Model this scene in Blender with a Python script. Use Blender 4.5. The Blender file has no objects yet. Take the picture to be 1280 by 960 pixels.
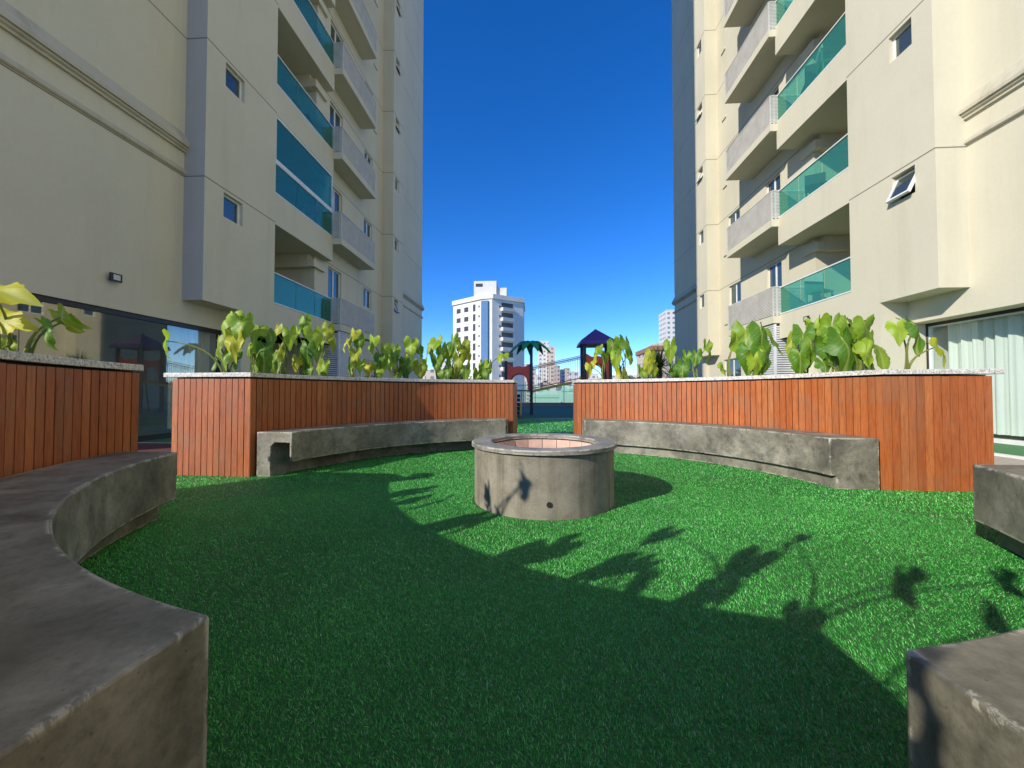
import bpy, bmesh, math, random
import numpy as np
from mathutils import Vector, Matrix, Euler
R = math.radians
random.seed(7)
sc = bpy.context.scene
COL = sc.collection

# ---------------------------------------------------------------- camera, sky, sun, exposure
CAM_H = 0.92
YAW = math.atan(29/480); PITCH = math.atan(11/480)
cd = bpy.data.cameras.new('camera'); cam = bpy.data.objects.new('camera', cd); COL.objects.link(cam)
cd.sensor_width = 36; cd.lens = 13.5; cd.clip_start = 0.02; cd.clip_end = 9000
cam.location = (0, 0, CAM_H); cam.rotation_euler = (R(90)+PITCH, 0, YAW)
sc.camera = cam
SUN_EL = R(28.6)
TX, TY = 0.733, 0.680            # horizontal travel of the sunlight
w = bpy.data.worlds.new('World'); sc.world = w; w.use_nodes = True
nt = w.node_tree; bg = nt.nodes['Background']
sky = nt.nodes.new('ShaderNodeTexSky'); sky.sky_type = 'NISHITA'; sky.sun_disc = False
sky.sun_elevation = SUN_EL; sky.sun_rotation = math.atan2(-TX, -TY)
sky.altitude = 1500; sky.air_density = 0.85; sky.dust_density = 0.0; sky.ozone_density = 4.5
hs = nt.nodes.new('ShaderNodeHueSaturation'); hs.inputs['Saturation'].default_value = 1.26; hs.inputs['Hue'].default_value = 0.510; hs.inputs['Value'].default_value = 1.13
nt.links.new(sky.outputs[0], hs.inputs['Color']); nt.links.new(hs.outputs[0], bg.inputs[0])
bg.inputs[1].default_value = 0.15
sl = bpy.data.lights.new('sun', 'SUN'); so = bpy.data.objects.new('sun', sl); COL.objects.link(so)
sl.energy = 3.55; sl.angle = R(0.55); sl.color = (1.0, 0.93, 0.80)
dirv = Vector((TX*math.cos(SUN_EL), TY*math.cos(SUN_EL), -math.sin(SUN_EL)))
so.rotation_euler = dirv.to_track_quat('-Z', 'Y').to_euler(); so.location = (-20, -20, 30)
sc.view_settings.view_transform = 'Standard'; sc.view_settings.look = 'None'
sc.view_settings.exposure = 0.62; sc.view_settings.gamma = 1.0
sc.render.resolution_x = 1024; sc.render.resolution_y = 768
try:
    sc.cycles.max_bounces = 8; sc.cycles.diffuse_bounces = 4; sc.cycles.transparent_max_bounces = 16
    sc.cycles.use_denoising = True
except Exception: pass

# a pixel of the 1280x960 photo turned into a point at world depth y
_fw = Vector((-math.sin(YAW)*math.cos(PITCH), math.cos(YAW)*math.cos(PITCH), math.sin(PITCH)))
_rt = Vector((math.cos(YAW), math.sin(YAW), 0)); _up = _rt.cross(_fw)
def at(px, py, Y):
    d = _fw*480 + _rt*(px-640) + _up*(480-py)
    return Vector((0, 0, CAM_H)) + d*(Y/d.y)

# ---------------------------------------------------------------- materials
def mat(name):
    m = bpy.data.materials.new(name); m.use_nodes = True
    n = m.node_tree.nodes; l = m.node_tree.links
    return m, n, l, n['Principled BSDF']
def nd(n, t, **k):
    x = n.new(t)
    for a, b in k.items():
        if a.startswith('i_'): x.inputs[a[2:].replace('_', ' ')].default_value = b
        else: setattr(x, a, b)
    return x
def ramp(n, l, src, stops):
    r = n.new('ShaderNodeValToRGB'); l.new(src, r.inputs[0])
    e = r.color_ramp.elements
    while len(e) < len(stops): e.new(0.5)
    for i, (p, c) in enumerate(stops):
        e[i].position = p; e[i].color = (*c, 1) if len(c) == 3 else c
    return r
def mixc(n, l, fac, a, b, mode='MIX'):
    x = n.new('ShaderNodeMix'); x.data_type = 'RGBA'; x.blend_type = mode
    for s, v in ((x.inputs[0], fac), (x.inputs[6], a), (x.inputs[7], b)):
        if hasattr(v, 'links'): l.new(v, s)
        else: s.default_value = v if not isinstance(v, tuple) else ((*v, 1) if len(v) == 3 else v)
    return x.outputs[2]
def bump(n, l, b, h, strength, dist):
    x = n.new('ShaderNodeBump'); x.inputs['Strength'].default_value = strength; x.inputs['Distance'].default_value = dist
    l.new(h, x.inputs['Height']); l.new(x.outputs[0], b.inputs['Normal'])
def coords(n, l, scale=(1, 1, 1)):
    tc = n.new('ShaderNodeTexCoord'); mp = n.new('ShaderNodeMapping'); mp.inputs['Scale'].default_value = scale
    l.new(tc.outputs['Object'], mp.inputs[0]); return mp.outputs[0]
def noise(n, l, vec, scale, detail=4, rough=0.55, dist=0):
    x = n.new('ShaderNodeTexNoise'); x.inputs['Scale'].default_value = scale; x.inputs['Detail'].default_value = detail
    x.inputs['Roughness'].default_value = rough; x.inputs['Distortion'].default_value = dist
    l.new(vec, x.inputs['Vector']); return x.outputs[0]

def m_simple(name, col, rough=0.6, metal=0.0, var=0.12, sc_=3.0, bmp=0.0):
    m, n, l, b = mat(name); v = coords(n, l)
    nz = noise(n, l, v, sc_, 5)
    lo = tuple(c*(1-var) for c in col); hi = tuple(min(1, c*(1+var)) for c in col)
    r = ramp(n, l, nz, [(0.3, lo), (0.7, hi)]); l.new(r.outputs[0], b.inputs['Base Color'])
    b.inputs['Roughness'].default_value = rough; b.inputs['Metallic'].default_value = metal
    if bmp: bump(n, l, b, noise(n, l, v, sc_*12, 3), bmp, 0.004)
    return m

def m_stucco(name, col, dirt=0.84):
    m, n, l, b = mat(name); v = coords(n, l)
    big = noise(n, l, v, 0.35, 4, 0.6)
    vs = coords(n, l, (1.2, 1.2, 0.12)); streak = noise(n, l, vs, 1.6, 5, 0.65)
    r = ramp(n, l, big, [(0.3, tuple(c*0.93 for c in col)), (0.7, tuple(c*1.04 for c in col))])
    r2 = ramp(n, l, streak, [(0.25, (dirt, dirt, dirt*.96)), (0.48, (1, 1, 1))])
    c = mixc(n, l, 0.55 if dirt > .8 else 1.0, r.outputs[0], r2.outputs[0], 'MULTIPLY')
    fine = noise(n, l, v, 14, 4, 0.7)
    r3 = ramp(n, l, fine, [(0.3, (0.95, 0.95, 0.94)), (0.7, (1.03, 1.03, 1.03))])
    c = mixc(n, l, 0.6, c, r3.outputs[0], 'MULTIPLY')
    l.new(c, b.inputs['Base Color']); b.inputs['Roughness'].default_value = 0.82
    bump(n, l, b, noise(n, l, v, 90, 3, 0.6), 0.25, 0.003)
    return m

def m_concrete(name, base, dark, light, warm=None, scale=1.0):
    m, n, l, b = mat(name); v = coords(n, l)
    n1 = noise(n, l, v, 2.2*scale, 8, 0.62, 0.3)
    n2 = noise(n, l, v, 6*scale, 9, 0.72, 0.5)
    n3 = noise(n, l, v, 60, 4, 0.6)
    r1 = ramp(n, l, n1, [(0.28, dark), (0.5, base), (0.72, light)])
    r2 = ramp(n, l, n2, [(0.30, (0.42, 0.43, 0.42)), (0.48, (1, 1, 1)), (0.72, (1.4, 1.38, 1.28))])
    c = mixc(n, l, 0.85, r1.outputs[0], r2.outputs[0], 'MULTIPLY')
    r3 = ramp(n, l, n3, [(0.3, (0.85, 0.85, 0.85)), (0.7, (1.1, 1.1, 1.1))])
    c = mixc(n, l, 0.6, c, r3.outputs[0], 'MULTIPLY')
    # pale chipped spots
    n4 = noise(n, l, v, 4.5, 3, 0.5, 2.5)
    r4 = ramp(n, l, n4, [(0.70, (0, 0, 0)), (0.735, (1, 1, 1))])
    n5 = noise(n, l, v, 22, 6, 0.75, 0.2); r5 = ramp(n, l, n5, [(0.34, (0.62, 0.62, 0.60)), (0.5, (1, 1, 1)), (0.7, (1.22, 1.21, 1.17))])
    c = mixc(n, l, 0.75, c, r5.outputs[0], 'MULTIPLY')
    vo = n.new('ShaderNodeTexVoronoi'); vo.inputs['Scale'].default_value = 46; l.new(v, vo.inputs['Vector'])   # air pores
    rv = ramp(n, l, vo.outputs['Distance'], [(0.05, (0.35, 0.35, 0.33)), (0.13, (1, 1, 1))])
    pm = ramp(n, l, noise(n, l, v, 5, 3), [(0.5, (0, 0, 0)), (0.62, (1, 1, 1))])
    c = mixc(n, l, pm.outputs[0], c, mixc(n, l, 1.0, c, rv.outputs[0], 'MULTIPLY'))
    # worn paler arrises
    bv = n.new('ShaderNodeBevel'); bv.samples = 4; bv.inputs[0].default_value = 0.022
    ge = n.new('ShaderNodeNewGeometry'); dp = n.new('ShaderNodeVectorMath'); dp.operation = 'DOT_PRODUCT'
    l.new(bv.outputs[0], dp.inputs[0]); l.new(ge.outputs['Normal'], dp.inputs[1])
    re_ = ramp(n, l, dp.outputs['Value'], [(0.93, (1, 1, 1)), (0.992, (0, 0, 0))])
    nw = noise(n, l, v, 7, 6, 0.75, 0.6); rw = ramp(n, l, nw, [(0.49, (0, 0, 0)), (0.54, (1, 1, 1))])
    em = mixc(n, l, 1.0, re_.outputs[0], rw.outputs[0], 'MULTIPLY')
    c = mixc(n, l, em, c, tuple(min(1, x*1.9) for x in light))
    l.new(c, b.inputs['Base Color'])
    rr = ramp(n, l, n2, [(0.3, (0.42,)*3), (0.7, (0.7,)*3)]); l.new(rr.outputs[0], b.inputs['Roughness'])
    h = mixc(n, l, 0.4, n2, n3)
    bump(n, l, b, mixc(n, l, 0.5, h, n5), 0.5, 0.006)
    return m

def m_wood(name):
    m, n, l, b = mat(name)
    at_ = nd(n, 'ShaderNodeAttribute', attribute_name='rnd')
    tc = n.new('ShaderNodeTexCoord'); mp = n.new('ShaderNodeMapping'); mp.inputs['Scale'].default_value = (22, 22, 1.6)
    l.new(tc.outputs['Object'], mp.inputs[0])
    add = n.new('ShaderNodeVectorMath'); add.operation = 'ADD'
    comb = n.new('ShaderNodeCombineXYZ'); mul = n.new('ShaderNodeMath'); mul.operation = 'MULTIPLY'; mul.inputs[1].default_value = 37
    l.new(at_.outputs['Fac'], mul.inputs[0]); l.new(mul.outputs[0], comb.inputs[2]); l.new(mul.outputs[0], comb.inputs[0])
    l.new(mp.outputs[0], add.inputs[0]); l.new(comb.outputs[0], add.inputs[1])
    g = noise(n, l, add.outputs[0], 1.3, 8, 0.68, 1.6)
    g2 = noise(n, l, add.outputs[0], 7.0, 5, 0.65, 0.4)
    base = ramp(n, l, at_.outputs['Fac'], [(0.0, (0.34, 0.088, 0.021)), (0.3, (0.46, 0.128, 0.030)), (0.55, (0.39, 0.102, 0.024)), (0.8, (0.50, 0.155, 0.040)), (1.0, (0.36, 0.110, 0.033))])
    r1 = ramp(n, l, g, [(0.25, (0.42, 0.36, 0.32)), (0.45, (0.92, 0.9, 0.9)), (0.6, (1.1, 1.12, 1.1)), (0.8, (1.35, 1.42, 1.4))])
    c = mixc(n, l, 0.9, base.outputs[0], r1.outputs[0], 'MULTIPLY')
    r2 = ramp(n, l, g2, [(0.35, (0.62, 0.58, 0.55)), (0.6, (1.1, 1.1, 1.1))])
    c = mixc(n, l, 0.6, c, r2.outputs[0], 'MULTIPLY')
    v = coords(n, l, (1, 1, 0.7)); wz = noise(n, l, v, 2.6, 5, 0.65, 1.0)     # weathered, greyed patches
    rw = ramp(n, l, wz, [(0.48, (0, 0, 0)), (0.72, (0.5, 0.5, 0.5))])
    c = mixc(n, l, rw.outputs[0], c, (0.27, 0.15, 0.08))
    l.new(c, b.inputs['Base Color'])
    b.inputs['Roughness'].default_value = 0.5
    bump(n, l, b, g2, 0.3, 0.002)
    return m

def m_granite(name):
    m, n, l, b = mat(name); v = coords(n, l)
    a = noise(n, l, v, 70, 3, 0.5); c2 = noise(n, l, v, 28, 5, 0.6)
    r1 = ramp(n, l, a, [(0.33, (0.22, 0.20, 0.17)), (0.42, (0.58, 0.54, 0.47)), (0.6, (0.76, 0.73, 0.66))])
    r2 = ramp(n, l, c2, [(0.35, (0.6, 0.57, 0.52)), (0.6, (1.05, 1.05, 1.05))])
    l.new(mixc(n, l, 0.7, r1.outputs[0], r2.outputs[0], 'MULTIPLY'), b.inputs['Base Color'])
    b.inputs['Roughness'].default_value = 0.35
    return m

def m_glass(name, tint, refl=0.12, rough=0.01, body=0.0, bodycol=(0.1, 0.3, 0.3), gcol=(0.95, 1, 1)):
    m, n, l, b = mat(name); n.remove(b)
    out = n['Material Output']
    tr = n.new('ShaderNodeBsdfTransparent'); tr.inputs[0].default_value = (*tint, 1)
    gl = n.new('ShaderNodeBsdfGlossy'); gl.inputs['Roughness'].default_value = rough; gl.inputs[0].default_value = (*gcol, 1)
    df = n.new('ShaderNodeBsdfDiffuse'); df.inputs[0].default_value = (*bodycol, 1)
    geo = n.new('ShaderNodeNewGeometry'); dt = n.new('ShaderNodeVectorMath'); dt.operation = 'DOT_PRODUCT'
    l.new(geo.outputs['Normal'], dt.inputs[0]); l.new(geo.outputs['Incoming'], dt.inputs[1])
    ab = n.new('ShaderNodeMath'); ab.operation = 'ABSOLUTE'; l.new(dt.outputs['Value'], ab.inputs[0])
    om = n.new('ShaderNodeMath'); om.operation = 'SUBTRACT'; om.inputs[0].default_value = 1; l.new(ab.outputs[0], om.inputs[1])
    pw = n.new('ShaderNodeMath'); pw.operation = 'POWER'; pw.inputs[1].default_value = 5; l.new(om.outputs[0], pw.inputs[0])
    ad = n.new('ShaderNodeMath'); ad.operation = 'MULTIPLY_ADD'; ad.use_clamp = True; ad.inputs[1].default_value = 0.9; ad.inputs[2].default_value = refl
    l.new(pw.outputs[0], ad.inputs[0])
    m0 = n.new('ShaderNodeMixShader'); m0.inputs[0].default_value = body
    l.new(tr.outputs[0], m0.inputs[1]); l.new(df.outputs[0], m0.inputs[2])
    mx = n.new('ShaderNodeMixShader'); l.new(ad.outputs[0], mx.inputs[0]); l.new(m0.outputs[0], mx.inputs[1]); l.new(gl.outputs[0], mx.inputs[2])
    l.new(mx.outputs[0], out.inputs[0])
    return m

def m_turf(name, lo, hi, scale=160, rough=0.5):
    m, n, l, b = mat(name); v = coords(n, l)
    a = noise(n, l, v, scale, 4, 0.7); c2 = noise(n, l, v, 1.3, 5, 0.6)
    r1 = ramp(n, l, a, [(0.3, lo), (0.7, hi)])
    r2 = ramp(n, l, c2, [(0.3, (0.8, 0.8, 0.8)), (0.7, (1.15, 1.15, 1.15))])
    l.new(mixc(n, l, 0.8, r1.outputs[0], r2.outputs[0], 'MULTIPLY'), b.inputs['Base Color'])
    b.inputs['Roughness'].default_value = rough; bump(n, l, b, a, 0.8, 0.01)
    return m

def m_leaf(name, dk=(0.095, 0.23, 0.012), lt=(0.38, 0.52, 0.030)):
    m, n, l, b = mat(name); out = n['Material Output']
    oi = n.new('ShaderNodeObjectInfo')
    v = coords(n, l)
    a = noise(n, l, v, 3.0, 4, 0.6, 0.5)
    addm = n.new('ShaderNodeMath'); addm.operation = 'ADD'; l.new(oi.outputs['Random'], addm.inputs[0]); l.new(a, addm.inputs[1])
    hf = n.new('ShaderNodeMath'); hf.operation = 'MULTIPLY'; hf.inputs[1].default_value = 0.5; l.new(addm.outputs[0], hf.inputs[0])
    r1 = ramp(n, l, hf.outputs[0], [(0.33, dk), (0.5, tuple((x+y)/2 for x, y in zip(dk, lt))), (0.78, lt)])
    ve = nd(n, 'ShaderNodeAttribute', attribute_name='vein')
    c = mixc(n, l, ve.outputs['Fac'], r1.outputs[0], (0.50, 0.52, 0.14))
    l.new(c, b.inputs['Base Color']); b.inputs['Roughness'].default_value = 0.48
    tl = n.new('ShaderNodeBsdfTranslucent'); l.new(mixc(n, l, 1.0, c, (1.0, 1.1, 0.5), 'MULTIPLY'), tl.inputs[0])
    mx = n.new('ShaderNodeMixShader'); mx.inputs[0].default_value = 0.42
    l.new(b.outputs[0], mx.inputs[1]); l.new(tl.outputs[0], mx.inputs[2]); l.new(mx.outputs[0], out.inputs[0])
    bump(n, l, b, a, 0.15, 0.01)
    return m

def m_curtain(name, col):
    m, n, l, b = mat(name); out = n['Material Output']
    b.inputs['Base Color'].default_value = (*col, 1); b.inputs['Roughness'].default_value = 0.9
    tl = n.new('ShaderNodeBsdfTranslucent'); tl.inputs[0].default_value = (*col, 1)
    v = coords(n, l, (1, 1, 0.05)); a = noise(n, l, v, 14, 3)
    r = ramp(n, l, a, [(0.3, tuple(c*0.88 for c in col)), (0.7, col)]); l.new(r.outputs[0], b.inputs['Base Color'])
    mx = n.new('ShaderNodeMixShader'); mx.inputs[0].default_value = 0.25
    l.new(b.outputs[0], mx.inputs[1]); l.new(tl.outputs[0], mx.inputs[2]); l.new(mx.outputs[0], out.inputs[0])
    return m

def m_facade(name, wall, glass, sx, sz, fx=0.5, fz=0.45):
    """far building skin: rows of window openings"""
    m, n, l, b = mat(name)
    tc = n.new('ShaderNodeTexCoord'); sp = n.new('ShaderNodeSeparateXYZ'); l.new(tc.outputs['Object'], sp.inputs[0])
    def M(op, a, bb):
        x = n.new('ShaderNodeMath'); x.operation = op
        for s, v in ((x.inputs[0], a), (x.inputs[1], bb)):
            if hasattr(v, 'links'): l.new(v, s)
            else: s.default_value = v
        return x.outputs[0]
    h = M('ADD', sp.outputs[0], M('MULTIPLY', sp.outputs[1], 1.0))
    u = M('FRACT', M('DIVIDE', h, sx), 0); v = M('FRACT', M('DIVIDE', sp.outputs[2], sz), 0)
    mk = M('MULTIPLY', M('LESS_THAN', u, fx), M('LESS_THAN', v, fz))
    geo = n.new('ShaderNodeNewGeometry'); s2 = n.new('ShaderNodeSeparateXYZ'); l.new(geo.outputs['Normal'], s2.inputs[0])
    mk = M('MULTIPLY', mk, M('LESS_THAN', s2.outputs[2], 0.5))
    c = mixc(n, l, mk, wall, glass); l.new(c, b.inputs['Base Color']); b.inputs['Roughness'].default_value = 0.7
    return m

STUCCO = m_stucco('cream_stucco', (0.60, 0.555, 0.42))
WEATH = m_stucco('weathered_stucco', (0.50, 0.46, 0.35), 0.62)
STUCCO_SHADE = m_stucco('shaded_cream_stucco', (0.44, 0.42, 0.37))  # cream stucco with the left return's shade put into its colour
GROOVE_SHADE = m_simple('groove_shade_paint', (0.20, 0.18, 0.14), 0.8)  # dark tone standing in for the shade inside the wall grooves
CONC = m_concrete('burnt_cement', (0.190, 0.178, 0.134), (0.072, 0.068, 0.050), (0.35, 0.33, 0.26))
CONCTOP = CONC
RINGC = m_concrete('ring_cement', (0.235, 0.205, 0.150), (0.150, 0.130, 0.095), (0.31, 0.275, 0.21), scale=0.8)
def m_ring():
    m, n, l, b = mat('ring_render'); v = coords(n, l)
    n1 = noise(n, l, v, 5, 8, 0.7, 0.2); n3 = noise(n, l, v, 130, 4, 0.7)
    vs = coords(n, l, (1, 1, 0.08)); st = noise(n, l, vs, 9, 6, 0.7)
    r1 = ramp(n, l, n1, [(0.3, (0.17, 0.15, 0.11)), (0.5, (0.26, 0.235, 0.175)), (0.7, (0.33, 0.30, 0.235))])
    r2 = ramp(n, l, st, [(0.35, (0.62, 0.60, 0.56)), (0.5, (1, 1, 1)), (0.7, (1.1, 1.1, 1.08))])
    r3 = ramp(n, l, n3, [(0.3, (0.72, 0.72, 0.72)), (0.7, (1.2, 1.2, 1.2))])
    c = mixc(n, l, 0.8, r1.outputs[0], r2.outputs[0], 'MULTIPLY'); c = mixc(n, l, 0.8, c, r3.outputs[0], 'MULTIPLY')
    l.new(c, b.inputs['Base Color']); b.inputs['Roughness'].default_value = 0.85
    bump(n, l, b, n3, 0.6, 0.003); return m
RINGM = m_ring()
PINK = m_simple('pink_firestone', (0.66, 0.44, 0.33), 0.7, var=0.18, sc_=9, bmp=0.3)
BLACK = m_simple('black_void', (0.012, 0.012, 0.012), 0.8)
WOOD = m_wood('hardwood_boards')
GRAN = m_granite('white_granite')
SOIL = m_simple('soil', (0.05, 0.035, 0.02), 0.95, sc_=20, bmp=0.6)
TURF = m_turf('turf_base', (0.010, 0.075, 0.012), (0.035, 0.190, 0.032))
TURF2 = m_turf('turf_far', (0.010, 0.105, 0.018), (0.040, 0.230, 0.045), 60)
TEAL = m_turf('teal_rubber', (0.006, 0.095, 0.070), (0.014, 0.135, 0.095), 60, 0.8)
MAROON = m_simple('maroon_court', (0.11, 0.030, 0.026), 0.8, sc_=30)
PAVE = m_simple('beige_paving', (0.42, 0.36, 0.29), 0.8, sc_=8, bmp=0.2)
LINE = m_simple('white_line', (0.7, 0.7, 0.66), 0.7)
WFRAME = m_simple('white_aluminium', (0.72, 0.72, 0.70), 0.35)
DFRAME = m_simple('dark_aluminium', (0.02, 0.018, 0.016), 0.4)
GRILLE = m_simple('grey_louvre', (0.56, 0.53, 0.47), 0.6)
LOUV = m_simple('white_louvre', (0.62, 0.61, 0.60), 0.5)
GLB = m_glass('green_balcony_glass', (0.50, 0.80, 0.68), 0.05, 0.01, 0.22, (0.10, 0.42, 0.33))
GLB_SHADE = m_glass('shade_side_balcony_glass', (0.38, 0.66, 0.66), 0.09, 0.01, 0.20, (0.12, 0.40, 0.36), (0.52, 0.88, 0.66))  # same green glass; left side's shade and sky reflection put into the tint
GLW = m_glass('window_glass', (0.35, 0.40, 0.40), 0.14, 0.02, 0.35, (0.12, 0.15, 0.15), (0.8, 0.88, 0.80))
GLS = m_glass('shopfront_glass', (0.92, 0.95, 0.93), 0.13, 0.005, 0, (.1,.1,.1), (1.0, 0.96, 0.86))
GLC = m_glass('clear_glass', (0.94, 0.985, 0.965), 0.03)
GLT = m_glass('terrace_glass', (0.80, 0.93, 0.89), 0.02)
CURT = m_curtain('white_curtain', (0.82, 0.81, 0.78))
ROOM = m_simple('room_paint', (0.55, 0.53, 0.47), 0.9)
FLOODL = m_simple('lamp_lens', (0.55, 0.55, 0.52), 0.2)
LEAF = m_leaf('aroid_leaf')
STEM = m_leaf('aroid_stalk', (0.17, 0.22, 0.04), (0.34, 0.36, 0.10))
DLEAF = m_leaf('dark_leaf', (0.012, 0.028, 0.010), (0.03, 0.055, 0.018))
BARK = m_simple('bark', (0.06, 0.045, 0.03), 0.9, sc_=12, bmp=0.5)
RED = m_simple('red_plastic', (0.78, 0.070, 0.025), 0.4)
PURPLE = m_simple('purple_plastic', (0.055, 0.025, 0.22), 0.4)
GREENP = m_simple('green_plastic', (0.010, 0.24, 0.13), 0.4)
POST = m_simple('dark_post', (0.030, 0.032, 0.045), 0.6)
YELLOW = m_simple('yellow_plastic', (0.48, 0.30, 0.04), 0.5)
NAVY = m_simple('navy_step', (0.018, 0.025, 0.07), 0.5)
ORWOOD = m_simple('orange_board', (0.40, 0.17, 0.06), 0.6)
STEEL = m_simple('steel', (0.12, 0.12, 0.12), 0.4, 0.6)
KERB = m_simple('grey_kerb', (0.22, 0.21, 0.19), 0.8, sc_=6)

# ---------------------------------------------------------------- mesh helpers
class MB:
    def __init__(s): s.v = []; s.f = []; s.r = []
    def quad(s, a, b, c, d, r=0.0):
        i = len(s.v); s.v += [tuple(a), tuple(b), tuple(c), tuple(d)]; s.f.append((i, i+1, i+2, i+3)); s.r.append(r)
    def box(s, x0, x1, y0, y1, z0, z1, r=0.0):
        x0, x1 = min(x0, x1), max(x0, x1); y0, y1 = min(y0, y1), max(y0, y1); z0, z1 = min(z0, z1), max(z0, z1)
        i = len(s.v)
        s.v += [(x0,y0,z0),(x1,y0,z0),(x1,y1,z0),(x0,y1,z0),(x0,y0,z1),(x1,y0,z1),(x1,y1,z1),(x0,y1,z1)]
        for q in ((0,3,2,1),(4,5,6,7),(0,1,5,4),(1,2,6,5),(2,3,7,6),(3,0,4,7)):
            s.f.append(tuple(i+k for k in q)); s.r.append(r)
    def prism(s, pts, z0, z1, r=0.0):                 # plan polygon (ccw) extruded in z
        n = len(pts); i = len(s.v)
        s.v += [(p[0], p[1], z0) for p in pts] + [(p[0], p[1], z1) for p in pts]
        s.f.append(tuple(i+k for k in range(n-1, -1, -1))); s.f.append(tuple(i+n+k for k in range(n)))
        s.r += [r, r]
        for k in range(n):
            j = (k+1) % n; s.f.append((i+k, i+j, i+n+j, i+n+k)); s.r.append(r)
    def bar(s, a, b, w, h=None, r=0.0):
        a = Vector(a); b = Vector(b); h = h or w; d = (b-a).normalized()
        u = d.cross(Vector((0, 0, 1)))
        if u.length < 1e-3: u = Vector((1, 0, 0))
        u.normalize(); v = u.cross(d).normalized(); i = len(s.v)
        for p in (a, b):
            for p1, p2 in ((-1,-1),(1,-1),(1,1),(-1,1)): s.v.append(tuple(p+u*(w/2*p1)+v*(h/2*p2)))
        for q in ((0,1,2,3),(7,6,5,4),(0,4,5,1),(1,5,6,2),(2,6,7,3),(3,7,4,0)):
            s.f.append(tuple(i+k for k in q)); s.r.append(r)
    def tube(s, pts, rad, n=7):
        pts = [Vector(p) for p in pts]; i0 = len(s.v)
        for k, p in enumerate(pts):
            d = (pts[min(k+1, len(pts)-1)]-pts[max(k-1, 0)]).normalized()
            u = d.cross(Vector((0.3, 0.1, 1)));  u.normalize(); v = d.cross(u)
            rr = rad[k] if isinstance(rad, (list, tuple)) else rad
            for q in range(n):
                a = 2*math.pi*q/n; s.v.append(tuple(p+u*(math.cos(a)*rr)+v*(math.sin(a)*rr)))
        for k in range(len(pts)-1):
            for q in range(n):
                a = i0+k*n+q; b = i0+k*n+(q+1) % n; s.f.append((a, b, b+n, a+n)); s.r.append(0)
        s.f.append(tuple(i0+q for q in range(n-1, -1, -1))); s.r.append(0)
        s.f.append(tuple(i0+(len(pts)-1)*n+q for q in range(n))); s.r.append(0)
    def lathe(s, prof, cx, cy, n=96):                  # closed profile [(r,z)]
        i0 = len(s.v); m = len(prof)
        for q in range(n):
            a = 2*math.pi*q/n
            for (r_, z) in prof: s.v.append((cx+r_*math.cos(a), cy+r_*math.sin(a), z))
        for q in range(n):
            for k in range(m):
                k2 = (k+1) % m; q2 = (q+1) % n
                s.f.append((i0+q*m+k, i0+q2*m+k, i0+q2*m+k2, i0+q*m+k2)); s.r.append(0)
    def build(s, name, m, parent=None, smooth=False, bevel=0.0):
        o_ = ORG.get(parent.name, Vector((0, 0, 0))) if parent else Vector((0, 0, 0))
        me = bpy.data.meshes.new(name)
        me.from_pydata([(a-o_.x, b-o_.y, c-o_.z) for a, b, c in s.v], [], s.f); me.validate()
        if any(s.r) and len(me.polygons) == len(s.r):
            at_ = me.attributes.new('rnd', 'FLOAT', 'FACE'); at_.data.foreach_set('value', s.r)
        me.materials.append(m)
        bm = bmesh.new(); bm.from_mesh(me); bmesh.ops.remove_doubles(bm, verts=bm.verts, dist=1e-5) if smooth else None
        bmesh.ops.recalc_face_normals(bm, faces=bm.faces); bm.to_mesh(me); bm.free()
        if smooth:
            me.shade_smooth(); me.set_sharp_from_angle(angle=R(35))
        o = bpy.data.objects.new(name, me); COL.objects.link(o)
        if parent: o.parent = parent
        ORG[o.name] = o_
        if bevel:
            b = o.modifiers.new('bevel', 'BEVEL'); b.width = bevel; b.segments = 2; b.limit_method = 'ANGLE'; b.angle_limit = R(40)
        return o
ORG = {}
def tag(o, label=None, cat=None, group=None, kind=None):
    if label: o['label'] = label
    if cat: o['category'] = cat
    if group: o['group'] = group
    if kind: o['kind'] = kind
    return o
def thing(name, loc, label, cat, group=None):
    o = bpy.data.objects.new(name, None); COL.objects.link(o); o.location = loc; o.empty_display_size = 0.2
    ORG[o.name] = Vector(loc)
    return tag(o, label, cat, group)
def place(name, me, parent, loc, rot=(0, 0, 0), scl=(1, 1, 1)):
    """an object with a shared mesh at world loc under a thing"""
    o = bpy.data.objects.new(name, me); COL.objects.link(o); o.parent = parent
    o.location = Vector(loc)-ORG[parent.name] if parent.name in ORG else loc
    o.rotation_euler = rot; o.scale = scl
    return o
def mesh_of(mb, name, m, smooth=False):
    o = mb.build(name, m, None, smooth); me = o.data; ORG.pop(o.name, None); bpy.data.objects.remove(o); return me

# ---------------------------------------------------------------- setting: ground
CX, CY, ROT = 0.07, 3.40, R(-1.7)
def cw(x, y):                                           # court frame -> world
    return (CX+x*math.cos(ROT)-y*math.sin(ROT), CY+x*math.sin(ROT)+y*math.cos(ROT))
def sheet(name, x0, x1, y0, y1, z, m, kind='structure'):
    b = MB(); b.quad((x0,y0,z),(x1,y0,z),(x1,y1,z),(x0,y1,z)); return tag(b.build(name, m), kind=kind)
g = sheet('ground', -4000, 4000, -4000, 6000, -14.0, m_simple('city_ground', (0.10, 0.11, 0.08), 0.9, sc_=0.02, var=0.4))
b = MB(); b.box(-30, 30, -18, 29.0, -14.0, -0.004); tag(b.build('terrace_slab', PAVE), kind='structure')
sheet('turf', -4.4, 4.55, -3.0, 13.9, 0.0, TURF, 'structure')
b = MB(); b.quad((-6.9,13.1,0.004),(6.9,14.9,0.004),(6.9,25.6,0.004),(-6.9,25.6,0.004)); tag(b.build('teal_play_floor', TEAL), kind='structure')
b = MB()
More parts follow.
